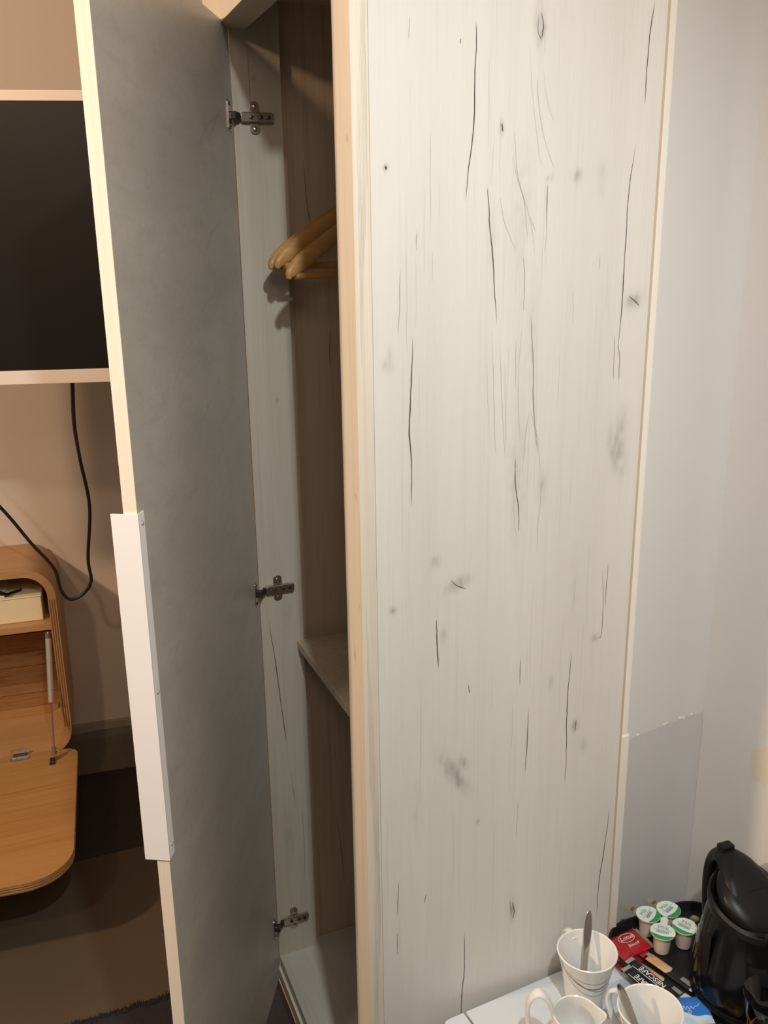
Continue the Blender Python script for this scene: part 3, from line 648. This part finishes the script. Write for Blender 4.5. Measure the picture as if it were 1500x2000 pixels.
# gas strut
s0, s1, s2 = Vector((-0.013, 0.235, 0.600)), Vector((-0.024, 0.268, 0.400)), Vector((-0.030, 0.302, 0.262))
st = obj('gas_strut', cyl(TW @ (s0 + Vector((-.0006, 0.002, -.014))), TW @ s1, 0.0084, 18, 0.0012), m_alu, cab, 'silver gas strut holding the flap', smooth=True)
obj('piston_rod', cyl(TW @ s1, TW @ s2, 0.0024, 12), m_steel, st, smooth=True)
obj('end_cap', cyl(TW @ (s0 + Vector((0, 0, 0.004))), TW @ (s0 + Vector((-.001, .004, -0.028))), 0.0080, 14, 0.001), m_greyplastic, st, smooth=True)
obj('end_cap', cyl(TW @ (s2 + Vector((0, 0, 0.010))), TW @ (s2 + Vector((0, 0.003, -0.008))), 0.0070, 14, 0.001), m_greyplastic, st, smooth=True)
obj('ball_joint', lathe([(0, .0065), (.0045, .005), (.0065, 0), (.0045, -.005), (0, -.0065)], 16, TW @ Matrix.Translation(s0 + Vector((0, 0.0065, 0.002)))), m_steel, st, smooth=True)
obj('ball_joint', cyl(TW @ (s0 + Vector((0, 0, 0))), TW @ Vector((cu1 - th, s0.y, s0.z)), 0.003, 10), m_steel, st, smooth=True)
obj('flap_bracket', box(-0.044, -0.028, 0.300, 0.336, fz + 0.0002, fz + 0.004, 0.0008, T=TW), m_darkmetal, st)
obj('flap_bracket', box(-0.029, -0.0272, 0.292, 0.318, fz + 0.0002, fz + 0.024, 0.0004, T=TW), m_nickel, st)
obj('ball_joint', cyl(TW @ (s2 + Vector((-0.008, 0, 0.0))), TW @ (s2 + Vector((0.010, 0, 0.0))), 0.0042, 12, 0.001), m_steel, st, smooth=True)
obj('screw', lathe([(0, 0.0036), (0.002, 0.0034), (0.0036, 0.002)], 12, TW @ frame((-0.036, 0.328, fz + .004), (1, 0, 0), (0, 1, 0), (0, 0, 1))), m_steel, st, smooth=True)
# what lies in the upper bay
bx = thing('storage_box', 'cream card box lying on the shelf inside the wooden cabinet', 'box', tuple(TW @ Vector((-0.20, 0.12, 0.6325))))
obj('tray', box(-0.40, -0.022, 0.035, 0.213, 0.6325, 0.704, 0.002, T=TW), m_cream, bx)
obj('lid', box(-0.402, -0.020, 0.033, 0.215, 0.7042, 0.709, 0.0015, T=TW), m_cream, bx)
pp = obj('folded_paper', box(-0.30, -0.118, 0.08, 0.205, 0.7095, 0.716, 0.001, T=TW), m_paper, None, origin=TW @ Vector((-0.2, 0.13, 0.7095)))
tag(pp, 'folded white paper lying on the cream box', 'paper')
b = tube([TW @ Vector(p) for p in ((-0.135, 0.202, 0.7215), (-0.125, 0.212, 0.728), (-0.112, 0.208, 0.7195), (-0.10, 0.190, 0.7165), (-0.075, 0.17, 0.7165))], [.004, .005, .004, .0035, .003], 10, 6)
tag(obj('earphone', b, m_blacksat, None, smooth=True, origin=TW @ Vector((-0.11, 0.19, 0.7125))), 'small black plug end lying beside the paper in the cabinet', 'plug')

# ---------------------------------------------------------------- low white table
TZ = 0.475
# table top outline: its back edge runs slightly skew against the wardrobe panel
pb0, pb1 = Vector((0.5441, 1.0458, 0)), Vector((0.7368, 1.0606, 0))
tx = (pb1 - pb0).normalized(); ty = Vector((-tx.y, tx.x, 0))
TTB = frame(pb0, tx, ty, Vector((0, 0, 1)))     # (along back edge, towards wardrobe, z), origin at the gap
tb = thing('side_table', 'low white table pushed against the wardrobe panel, carrying the tea tray', 'table', tuple(TTB @ Vector((0.22, -0.24, 0))))
obj('tabletop', prism([(0.0025, -0.0015), (0.0025, -0.46), (0.50, -0.46), (0.50, -0.0015)], TZ - 0.022, TZ, 0.0015, T=TTB), m_table, tb)
obj('edge_board', prism([(-0.0015, -0.0015), (-0.030, -0.0015), (-0.036, -0.0035), (-0.0405, -0.008), (-0.042, -0.015), (-0.042, -0.46), (-0.0015, -0.46)], TZ - 0.022, TZ, 0.0015, T=TTB), m_table, tb)
for (u, v) in ((-0.035, -0.05), (0.455, -0.05), (-0.035, -0.45), (0.455, -0.45)):
    obj('leg', box(u, u + 0.04, v, v + 0.04, 0.0, TZ - 0.0225, 0.002, T=TTB), m_table, tb)
obj('apron', box(0.0055, 0.4545, -0.026, -0.012, TZ - 0.09, TZ - 0.0225, T=TTB), m_table, tb)

# ---------------------------------------------------------------- black tray
ty_ = thing('serving_tray', 'black rounded tray on the white table holding the tea and coffee things', 'tray', tuple(Vector((0.93, 0.92, TZ))))
T0 = frame((0.9460, 0.899, TZ + 0.0003), (1, 0.0, 0), (-0.0, 1, 0), (0, 0, 1))
tw_, tl_ = 0.240, 0.402
obj('base', prism(rrect(tw_ - .01, tl_ - .01, .06, 10), 0, 0.004, T=T0), m_tray, ty_)
b = bmesh.new(); rings = []
for (ins, z) in ((0.005, 0.0042), (0.001, 0.010), (-0.001, 0.0165), (0.0, 0.018), (0.003, 0.0175), (0.006, 0.010), (0.009, 0.0043)):
    rings.append([b.verts.new((x, y, z)) for x, y in rrect(tw_ - 2 * ins, tl_ - 2 * ins, 0.065 - ins, 10)])
for A_, B_ in zip(rings, rings[1:]):
    n = len(A_)
    for i in range(n): b.faces.new((A_[i], A_[(i + 1) % n], B_[(i + 1) % n], B_[i]))
bmesh.ops.recalc_face_normals(b, faces=b.faces); b.transform(T0)
obj('rim', b, m_tray, ty_, smooth=True)
KZ = TZ + 0.0046                                # tray surface

# ---------------------------------------------------------------- mugs, jug, spoons
def vessel(cx, cy, z0, prof_out, thick, n=64, lip=None):
    """closed cup wall; lip(angle, t) widens the rim for a spout"""
    inner = [(max(r - thick, 0.0001), max(z, prof_out[0][1] + 0.006)) for r, z in prof_out[1:]][::-1]
    prof = [(0, prof_out[0][1])] + prof_out + [(prof_out[-1][0] - thick / 2, prof_out[-1][1] + 0.0012)] + inner + [(0, prof_out[0][1] + 0.006)]
    b = lathe(prof, n)
    if lip:
        zt = prof_out[-1][1]
        for v in b.verts:
            t = max(0, (v.co.z - zt * 0.55) / (zt * 0.45)); a = math.atan2(v.co.y, v.co.x); k = lip(a) * t * t
            r_ = math.hypot(v.co.x, v.co.y)
            if r_ > 1e-5 and k: v.co.x += k * math.cos(a); v.co.y += k * math.sin(a); v.co.z += k * 0.15
    b.transform(Matrix.Translation((cx, cy, z0))); return b
def mug(cx, cy, hang, label):
    z0 = TZ + 0.0004
    t = thing('mug', label, 'mug', (cx, cy, z0), 'two white mugs beside the tray')
    pr = [(0.026, 0), (0.028, 0.002), (0.030, 0.02), (0.0345, 0.055), (0.041, 0.09), (0.0470, 0.112)]
    obj('body', vessel(cx, cy, z0, pr, 0.0032), m_ceramic, t, smooth=True)
    d = Vector((math.cos(hang), math.sin(hang), 0))
    P_ = [Vector((cx, cy, z0)) + d * r + Vector((0, 0, z)) for r, z in ((0.0405, 0.098), (0.054, 0.103), (0.068, 0.092), (0.070, 0.070), (0.058, 0.046), (0.0335, 0.036))]
    obj('handle', tube(P_, 0.0038, 12, 7, ry=0.0062, side=d.cross(Vector((0, 0, 1)))), m_ceramic, t, smooth=True)
    def rad(z):
        for (r0, q0), (r1, q1) in zip(pr, pr[1:]):
            if q0 <= z <= q1: return r0 + (r1 - r0) * (z - q0) / (q1 - q0)
        return pr[-1][0]
    fa = hang + PI          # the side facing the photographer
    for (a0, a1, zt0, zt1, dip, ww, mm) in ((-1.6, 1.3, 0.104, 0.098, 0.030, 0.0009, m_decor), (-1.2, 1.6, 0.098, 0.100, 0.034, 0.0007, m_decor2), (-0.9, 1.5, 0.090, 0.104, 0.014, 0.0006, m_decor2), (-1.4, 1.5, 0.090, 0.092, 0.036, 0.0006, m_decor2)):
        b = bmesh.new(); rows = []
        for i in range(41):
            s_ = i / 40; a = fa + a0 + (a1 - a0) * s_; z = zt0 + (zt1 - zt0) * s_ - dip * math.sin(PI * s_) ** 0.8
            rows.append([b.verts.new((cx + (rad(zz_) + 0.0003) * math.cos(a), cy + (rad(zz_) + 0.0003) * math.sin(a), z0 + zz_)) for zz_ in (z - ww, z + ww)])
        for A_, B_ in zip(rows, rows[1:]): b.faces.new((A_[0], B_[0], B_[1], A_[1]))
        obj('line_decoration', b, mm, t)
    return t
mug(0.7235, 0.9770, math.radians(86), 'white mug with dark curved lines, nearer the wardrobe, upright spoon inside')
mug(0.7425, 0.8460, math.radians(108), 'white mug at the tray corner, spoon leaning left, cut by the photo edge')
def spoon(p_handle, p_bowl, label, face):
    ph, pbw = Vector(p_handle), Vector(p_bowl); ax = (ph - pbw).normalized(); L_ = (ph - pbw).length
    side = Vector(face).normalized(); side = (side - ax * side.dot(ax)).normalized()
    t = thing('teaspoon', label, 'spoon', tuple(pbw), 'teaspoons standing in the mugs')
    q = [(0.036, 0.0036, 0.0014), (0.06, 0.0040, 0.0012), (0.09, 0.0052, 0.0011), (0.118, 0.0062, 0.0010), (0.138, 0.0048, 0.0010), (0.146, 0.0020, 0.0008)]
    k = L_ / 0.146
    obj('handle', tube([pbw + ax * (a * k) + side * (0.002 * math.sin(a * 20)) for a, _, _ in q], [x[1] for x in q], 12, 5, ry=[x[2] for x in q], side=tuple(side)), m_steel, t, smooth=True)
    b = bmesh.new(); bmesh.ops.create_uvsphere(b, u_segments=20, v_segments=12, radius=1)
    for v in b.verts:
        if v.co.z > 0: v.co.z *= -0.75
    b.transform(frame(pbw + ax * 0.020, ax * 0.021, ax.cross(side) * 0.012, side * 0.005)); obj('bowl', b, m_steel, t, smooth=True)
    return t
spoon((0.7520, 1.0160, 0.622), (0.7080, 0.962, 0.492), 'teaspoon standing upright in the mug nearer the wardrobe', (-0.6, -0.9, 0.3))
spoon((0.7125, 0.8830, 0.610), (0.7480, 0.840, 0.492), 'teaspoon leaning left in the mug at the tray corner', (-0.5, -0.9, 0.3))
# milk jug
jx, jy = 0.653, 0.8975; z0 = TZ + 0.0004
jt = thing('milk_jug', 'small white milk jug with loop handle on the bare white tabletop', 'jug', (jx, jy, z0))
sa = math.radians(-28)
def lipf(a):
    d = (a - sa + PI) % (2 * PI) - PI
    return 0.008 * math.exp(-(d / 0.30) ** 2)
obj('body', vessel(jx, jy, z0, [(0.024, 0), (0.027, 0.002), (0.034, 0.015), (0.0385, 0.035), (0.0380, 0.058), (0.0345, 0.078), (0.0355, 0.089)], 0.003, lip=lipf), m_ceramic, jt, smooth=True)
d = Vector((-math.cos(sa), -math.sin(sa), 0))
P_ = [Vector((jx, jy, z0)) + d * r + Vector((0, 0, z)) for r, z in ((0.0325, 0.082), (0.043, 0.112), (0.058, 0.122), (0.071, 0.102), (0.067, 0.060), (0.0375, 0.030))]
obj('handle', tube(P_, 0.0036, 12, 7, ry=0.0085, side=d.cross(Vector((0, 0, 1)))), m_ceramic, jt, smooth=True)
obj('milk', lathe([(0, 0.030), (0.0345, 0.030), (0.0343, 0.0285), (0, 0.0285)], 40, Matrix.Translation((jx, jy, z0))), plain('milk_liquid', (0.82, 0.84, 0.80), 0.2), jt, 'milk in the jug')

# ---------------------------------------------------------------- milk portion pots
def pot(x, y, rot, tilt, tabside, label, tabc=True):
    z0 = KZ + 0.0003
    t = thing('milk_pot', label, 'milk portion', (x, y, z0), 'milk portion pots on the tray')
    TP = Matrix.Translation((x, y, z0)) @ Matrix.Rotation(rot, 4, 'Z') @ Matrix.Rotation(tilt, 4, 'X')
    TP = TP @ Matrix.Diagonal((1.04, 1.04, 1.36, 1))
    pr = [(0, 0), (0.0105, 0), (0.0125, 0.0015), (0.0138, 0.012), (0.0152, 0.0262), (0.0195, 0.0270), (0.0197, 0.0282), (0, 0.0282)]
    obj('pot', lathe(pr, 32, TP), m_pot, t, smooth=True)
    # lid disc with a snap-off tab
    pts = [(0.0200 * math.cos(2 * PI * i / 40), 0.0200 * math.sin(2 * PI * i / 40)) for i in range(40)]
    lid = obj('lid', prism(pts, 0.0284, 0.0290, T=TP), m_lidw, t, 'white foil lid printed green')
    band = [(0.0197 * math.cos(a), 0.0197 * math.sin(a)) for a in [math.radians(200 + 140 * i / 18) for i in range(19)]]
    band += [(-0.0 + 0.0185 * math.cos(math.radians(-20)) * (1 - 2 * i / 8), -0.0075 - 0.0035 * math.sin(PI * i / 8)) for i in range(0, 9)]
    obj('green_band', prism(band, 0.0290, 0.0292, T=TP), m_lidg, lid)
    text('Milk', 0.0105, TP @ Matrix.Translation((0.0, 0.0085, 0.0291)), m_print, lid, 'lettering', 0.0001)
    b = bmesh.new()
    for i in range(14):
        xx = -0.010 + 0.0014 * i; box(xx, xx + (0.0009 if i % 3 else 0.0006), -0.0045, 0.0010, 0.0290, 0.0292, bm=b)
    b.transform(TP); obj('print_bars', b, m_print2, lid)
    b = bmesh.new()
    box(-0.0145, 0.0145, 0.0022, 0.0029, 0.0290, 0.0292, bm=b); b.transform(TP); obj('print_rule', b, m_print, lid)
    if tabc:
        TB = TP @ Matrix.Rotation(tabside, 4, 'Z')
        tbm = prism([(0.0175, -0.0050), (0.0340, -0.0065), (0.0385, -0.004), (0.0395, 0), (0.0385, 0.004), (0.0340, 0.0065), (0.0175, 0.0050)], 0.0262, 0.0268, T=TB)
        tabo = obj('tab', tbm, m_tab, t, 'gold and dark snap-off tab')
        obj('tab_band', box(0.0245, 0.0300, -0.0050, 0.0050, 0.02685, 0.0271, T=TB), m_tabd, tabo)
    return t
pot(0.9165, 1.0700, math.radians(31), 0.0, math.radians(90), 'milk pot furthest left of the four, gold tab pointing at the alcove wall')
pot(0.9575, 1.0665, math.radians(20), 0.0, math.radians(92), 'milk pot at the back of the group, nearest the wall corner')
p3 = pot(0.9130, 1.0260, math.radians(-43), 0.0, math.radians(90), 'milk pot nearest the biscuit packet, its white tab between the others')
for c_ in p3.children:
    if c_.name.startswith('tab'):
        c_.data.materials[0] = m_lidw; c_['label'] = 'white snap-off tab'
        for q_ in list(c_.children): bpy.data.objects.remove(q_)
pot(0.9555, 1.0215, math.radians(-64), 0.0, math.radians(84), 'milk pot furthest right of the four, gold tab towards the kettle')

# ---------------------------------------------------------------- packets
def pillow(w, h, th, nx=16, ny=12, crimp=0.06, seed=0):
    """sealed film packet centred at origin, lying in XY"""
    b = bmesh.new(); top = []; bot = []
    for j in range(ny + 1):
        rt, rb = [], []
        for i in range(nx + 1):
            u, v = i / nx, j / ny; x, y = (u - .5) * w, (v - .5) * h
            k = (min(1, max(0, (min(v, 1 - v) - crimp) / 0.22)) ** .6) * (math.sin(PI * u) ** 0.35 if 0 < u < 1 else 0)
            wr = 0.0009 * noise.noise((x * 120 + seed, y * 120, seed)) * (1 if 0 < i < nx else 0)
            rt.append(b.verts.new((x, y, th * 0.5 + th * 0.5 * k + wr + 0.0002)));
            rb.append(b.verts.new((x, y, th * 0.5 - th * 0.5 * k)))
        top.append(rt); bot.append(rb)
    for j in range(ny):
        for i in range(nx):
            b.faces.new((top[j][i], top[j][i + 1], top[j + 1][i + 1], top[j + 1][i])); b.faces.new((bot[j][i], bot[j + 1][i], bot[j + 1][i + 1], bot[j][i + 1]))
    for j in range(ny):
        b.faces.new((top[j][0], top[j + 1][0], bot[j + 1][0], bot[j][0])); b.faces.new((top[j][nx], bot[j][nx], bot[j + 1][nx], top[j + 1][nx]))
    for i in range(nx):
        b.faces.new((top[0][i], bot[0][i], bot[0][i + 1], top[0][i + 1])); b.faces.new((top[ny][i], top[ny][i + 1], bot[ny][i + 1], bot[ny][i]))
    bmesh.ops.recalc_face_normals(b, faces=b.faces); return b
def drape(b, TL, zf):
    """turn a flat print mesh (z = 0) onto the packet surface height zf(x,y)"""
    for v in b.verts: v.co.z += zf(v.co.x, v.co.y)
    b.transform(TL); return b
# biscuit packet: red, long axis roughly along x
bi = thing('biscuit_packet', 'red wrapped biscuit packet lying between the mug and the milk pots', 'packet', (0.865, 1.054, KZ))
TBI = Matrix.Translation((0.865, 1.054, KZ + 0.0003)) @ Matrix.Rotation(math.radians(5), 4, 'Z') @ Matrix.Rotation(math.radians(0), 4, 'X')
b = pillow(0.064, 0.050, 0.012, crimp=0.0); b.transform(TBI)
bw = obj('wrapper', b, m_red, bi, smooth=True)
obj('sealed_end', box(0.0322, 0.0400, -0.0235, 0.0235, 0.004, 0.0052, T=TBI), m_clearfilm, bi, 'clear brown crimped end')
obj('gold_stripe', box(0.0300, 0.0307, -0.024, 0.024, 0.0088, 0.0101, T=TBI), m_clearfilm, bi)
b = bmesh.new(); rr_ = []
for i in range(40):
    a = 2 * PI * i / 40; rr_.append((b.verts.new((0.002 + 0.0165 * math.cos(a), 0.0075 + 0.0098 * math.sin(a), 0.01285)), b.verts.new((0.002 + 0.0156 * math.cos(a), 0.0075 + 0.0089 * math.sin(a), 0.01285))))
for i in range(40): b.faces.new((rr_[i][0], rr_[(i + 1) % 40][0], rr_[(i + 1) % 40][1], rr_[i][1]))
b.transform(TBI); obj('logo_ring', b, m_whitep, bw)
text('Lotus', 0.0125, TBI @ Matrix.Translation((0.002, 0.0078, 0.0129)), m_whitep, bw, 'lettering', shear=0.3, bold=0.0001)
text('Biscoff', 0.0085, TBI @ Matrix.Translation((0.003, -0.0095, 0.0129)), m_whitep, bw, 'lettering', shear=0.3)
TB2 = Matrix.Translation((0.842, 1.022, KZ + 0.0003)) @ Matrix.Rotation(math.radians(8), 4, 'Z')
b = pillow(0.050, 0.020, 0.006, seed=4); b.transform(TB2)
o = obj('biscuit_packet', b, m_darkred, None, smooth=True, origin=TB2.translation); tag(o, 'deep red packet end sticking out below the red biscuit packet', 'packet')
# coffee sticks
def stick(x, y, ang, z, L_, w_, label, kind):
    T_ = Matrix.Translation((x, y, z)) @ Matrix.Rotation(ang, 4, 'Z')      # +y = the crimped red / silver end
    t = thing('coffee_stick', label, 'sachet', (x, y, z), 'instant coffee sticks on the tray')
    b = pillow(w_, L_, 0.0052, 10, 26, 0.02, seed=x * 50); b.transform(T_)
    bodyo = obj('wrapper', b, m_blackfilm, t, smooth=True)
    zt = 0.0056
    def patch(name, x0, x1, y0, y1, m_, lab=None, h=zt, par=bodyo, curved=False):
        b = bmesh.new(); nx_, ny_ = 8, 6; g = []
        for j in range(ny_ + 1):
            row = []
            for i in range(nx_ + 1):
                xx = x0 + (x1 - x0) * i / nx_; y0_ = y0 - (0.004 * math.sin(PI * i / nx_) if curved else 0)
                yy = y0_ + (y1 - y0_) * j / ny_
                uu = xx / w_ + .5; vv = yy / L_ + .5
                k = (min(1, max(0, (min(vv, 1 - vv) - 0.02) / 0.22)) ** .6) * (math.sin(PI * min(1, max(0, uu))) ** 0.35 if 0 < uu < 1 else 0)
                row.append(b.verts.new((xx, yy, 0.0026 + 0.0026 * k + 0.0010)))
            g.append(row)
        for j in range(ny_):
            for i in range(nx_): b.faces.new((g[j][i], g[j][i + 1], g[j + 1][i + 1], g[j + 1][i]))
        b.transform(T_); return obj(name, b, m_, par, lab)
    if kind == 'cup':
        patch('printed_photo', -w_ * .49, w_ * .49, L_ * 0.02, L_ * 0.36, m_orange, curved=True)
        patch('red_end', -w_ * .5, w_ * .5, L_ * 0.40, L_ * 0.50, m_red)
        patch('silver_panel', -w_ * .05, w_ * .42, L_ * 0.30, L_ * 0.41, m_silver)
        patch('small_print', -w_ * .2, w_ * .3, -L_ * 0.34, -L_ * 0.18, m_greyprint)
        patch('pale_end', -w_ * .5, w_ * .5, -L_ * 0.46, -L_ * 0.36, m_bluew)
        patch('red_end', -w_ * .5, w_ * .5, -L_ * 0.50, -L_ * 0.455, m_red)
    else:
        text('NESCAFÉ', 0.0125, T_ @ Matrix.Translation((0.0, -0.002, 0.0062)) @ Matrix.Rotation(math.radians(90), 4, 'Z'), m_whitep, bodyo, 'lettering', bold=0.0002)
        patch('white_rule', -w_ * .42, -w_ * .37, -L_ * .35, L_ * .35, m_whitep)
        patch('silver_end', -w_ * .5, w_ * .5, L_ * 0.42, L_ * 0.50, m_silver)
    return t
a1 = math.atan2(-(0.9045 - 0.8750), -(1.0350 - 0.9283)) 
def between(p, q): return math.atan2(-(p[0] - q[0]), p[1] - q[1])
zs = KZ + 0.0004
e1, f1 = (0.8775, 1.0335), (0.9085, 0.9230)
stick((e1[0] + f1[0]) / 2, (e1[1] + f1[1]) / 2, between(e1, f1), zs, 0.118, 0.019, 'coffee stick with orange photo, red-tipped, nearest the kettle', 'cup')
e2, f2 = (0.8520, 1.0130), (0.8810, 0.9180)
stick((e2[0] + f2[0]) / 2, (e2[1] + f2[1]) / 2, between(e2, f2), zs, 0.105, 0.019, 'coffee stick with orange photo lying second from the kettle', 'cup')
e3, f3 = (0.8375, 1.0120), (0.8560, 0.9250)
stick((e3[0] + f3[0]) / 2, (e3[1] + f3[1]) / 2, between(e3, f3), zs + 0.0138, 0.098, 0.018, 'black coffee stick with white lettering, upper of the two overlapping ones', 'name')
e4, f4 = (0.8215, 0.9990), (0.8350, 0.9150)
stick((e4[0] + f4[0]) / 2, (e4[1] + f4[1]) / 2, between(e4, f4), TZ + 0.019, 0.095, 0.019, 'black coffee stick with white lettering, nearest the mugs', 'name')
# blue sachet
TBL = Matrix.Translation((0.8680, 0.8960, KZ + 0.0062)) @ Matrix.Rotation(math.radians(-20), 4, 'Z')
bs_ = thing('sugar_sachet', 'blue and white square sachet beside the second mug', 'sachet', tuple(TBL.translation))
b = pillow(0.056, 0.052, 0.005, 14, 14, 0.03, 3.0); b.transform(TBL)
so = obj('packet', b, m_bluew, bs_, smooth=True)
b = bmesh.new(); g = []
for j in range(15):
    row = []
    for i in range(21):
        u, v = i / 20, j / 14; lowe = -0.010 + 0.003 * math.sin(u * 9) + 0.004 * math.sin(u * 4 + 1)
        x, y = (u - .5) * 0.0558, lowe + (0.0258 - lowe) * v
        uu, vv = x / .056 + .5, y / .052 + .5
        k = (min(1, max(0, (min(vv, 1 - vv) - .03) / .22)) ** .6) * (math.sin(PI * uu) ** .35)
        row.append(b.verts.new((x, y, 0.0025 + 0.0025 * k + 0.0009)))
    g.append(row)
for j in range(14):
    for i in range(20): b.faces.new((g[j][i], g[j][i + 1], g[j + 1][i + 1], g[j + 1][i]))
b.transform(TBL); obj('blue_print', b, m_blue, so)
def squig(P_, r_): return tube([TBL @ Vector((x, y, 0.0064)) for x, y in P_], r_, 6, 5)
b = squig([(-0.014, -0.001), (-0.011, 0.006), (-0.009, -0.001), (-0.006, 0.005), (-0.003, 0.0), (0.0, 0.005), (0.003, 0.0), (0.006, 0.004), (0.012, 0.006), (0.016, 0.011)], 0.0005)
merge(b, squig([(-0.008, -0.006), (-0.005, -0.002), (-0.002, -0.006), (-0.005, -0.009), (-0.008, -0.006)], 0.0005))
obj('script_lettering', b, m_bluew, so)
# yellow wrapper
TY = Matrix.Translation((0.880, 0.842, KZ + 0.0004)) @ Matrix.Rotation(math.radians(-35), 4, 'Z')
yo = thing('tea_packet', 'yellow and black wrapper on the tray in front of the tumbler', 'packet', tuple(TY.translation))
b = pillow(0.050, 0.036, 0.008, 16, 12, .04, 9.0); b.transform(TY); yw = obj('wrapper', b, m_yellow, yo, smooth=True)
obj('dark_print', prism(rrect(0.026, 0.014, 0.006, 5), 0.0089, 0.0094, T=TY @ Matrix.Translation((-0.004, -0.002, 0))), m_blackfilm, yw)

# ---------------------------------------------------------------- kettle
kx, ky = 0.972, 0.900; kz = KZ + 0.0004
kt = thing('electric_kettle', 'glossy black electric jug kettle at the right end of the tray', 'kettle', (kx, ky, kz))
TK = Matrix.Translation((kx, ky, kz))
obj('power_base', lathe([(0, 0), (0.079, 0), (0.081, 0.004), (0.080, 0.014), (0.077, 0.018), (0, 0.018)], 56, TK), m_black, kt, smooth=True)
obj('body', lathe([(0, 0.0185), (0.076, 0.0185), (0.0795, 0.024), (0.0805, 0.038), (0.079, 0.068), (0.076, 0.100), (0.071, 0.130), (0.066, 0.155), (0.064, 0.165), (0.060, 0.168), (0.055, 0.162), (0, 0.160)], 64, TK), m_black, kt, smooth=True)
hda = math.radians(88); hv = Vector((math.cos(hda), math.sin(hda), 0)); hs_ = hv.cross(Vector((0, 0, 1)))
KC = Vector((kx, ky, kz))
# collar + sloping lid rising towards the handle
b = lathe([(0.0640, 0.158), (0.0670, 0.166), (0.0665, 0.176), (0.0625, 0.180), (0.057, 0.176), (0.057, 0.160)], 56)
for v in b.verts:
    t_ = (v.co.x * hv.x + v.co.y * hv.y) / 0.06; v.co.z += 0.016 * t_ if v.co.z > 0.165 else 0.003 * t_
b.transform(TK); obj('collar', b, m_blacksat, kt, smooth=True)
b = lathe([(0, 0.198), (0.020, 0.1975), (0.038, 0.194), (0.050, 0.188), (0.0545, 0.180), (0.0545, 0.165)], 48)
for v in b.verts:
    t_ = (v.co.x * hv.x + v.co.y * hv.y) / 0.05; v.co.z += 0.026 * t_ * (1 if v.co.z > 0.17 else 0.3) + 0.004
b.transform(TK); obj('lid', b, m_blacksat, kt, smooth=True)
P_ = [KC + hv * r + Vector((0, 0, z)) for r, z in ((0.000, 0.194), (0.022, 0.206), (0.050, 0.216), (0.075, 0.212), (0.090, 0.192), (0.096, 0.160), (0.094, 0.120), (0.088, 0.080), (0.077, 0.045))]
obj('handle', tube(P_, [0.008, 0.012, 0.013, 0.012, 0.011, 0.010, 0.009, 0.008, 0.007], 16, 7, ry=[0.042, 0.038, 0.028, 0.018, 0.014, 0.013, 0.013, 0.013, 0.012], side=tuple(hs_)), m_blacksat, kt, smooth=True)
pc = KC + hv * 0.068 + Vector((0, 0, 0.2310))
obj('lid_button', box(-0.008, 0.008, -0.012, 0.012, -0.006, 0.004, 0.002, T=frame(pc, hv, hs_, (0, 0, 1))), m_blacksat, kt)
sv = -hv
b = bmesh.new(); rows = []
for (z, r_, out, wdt) in ((0.110, 0.073, 0.003, 0.014), (0.130, 0.070, 0.012, 0.020), (0.150, 0.066, 0.024, 0.026), (0.170, 0.064, 0.034, 0.028)):
    row = []
    for i in range(9):
        q_ = (i / 8 - .5) * 2; row.append(b.verts.new(KC + sv * (r_ - 0.004 + out * (1 - q_ * q_)) + hs_ * (wdt * q_) + Vector((0, 0, z))))
    rows.append(row)
for A_, B_ in zip(rows, rows[1:]):
    for i in range(8): b.faces.new((A_[i], A_[i + 1], B_[i + 1], B_[i]))
obj('spout', b, m_black, kt, smooth=True)
gw = obj('water_window', prism(rrect(0.012, 0.085, 0.006, 5), 0, 0.0015, T=frame(KC + (hs_ * -1) * 0.0775 + Vector((0, 0, 0.10)), hv, (0, 0, 1), hs_ * -1)), m_blacksat, kt)

# ---------------------------------------------------------------- glass tumbler
gx, gy = 0.918, 0.790; gz = TZ + 0.0005 + 0.019 * 0
gt = obj('glass_tumbler', lathe([(0, 0), (0.025, 0), (0.0275, 0.003), (0.034, 0.05), (0.0430, 0.112), (0.0423, 0.1132), (0.0416, 0.112), (0.0325, 0.052), (0.0262, 0.010), (0, 0.009)], 56, Matrix.Translation((gx, gy, KZ + 0.0004))), m_glass, None, smooth=True, origin=(gx, gy, KZ + 0.0004))
tag(gt, 'clear glass tumbler at the right edge in front of the kettle', 'glass')
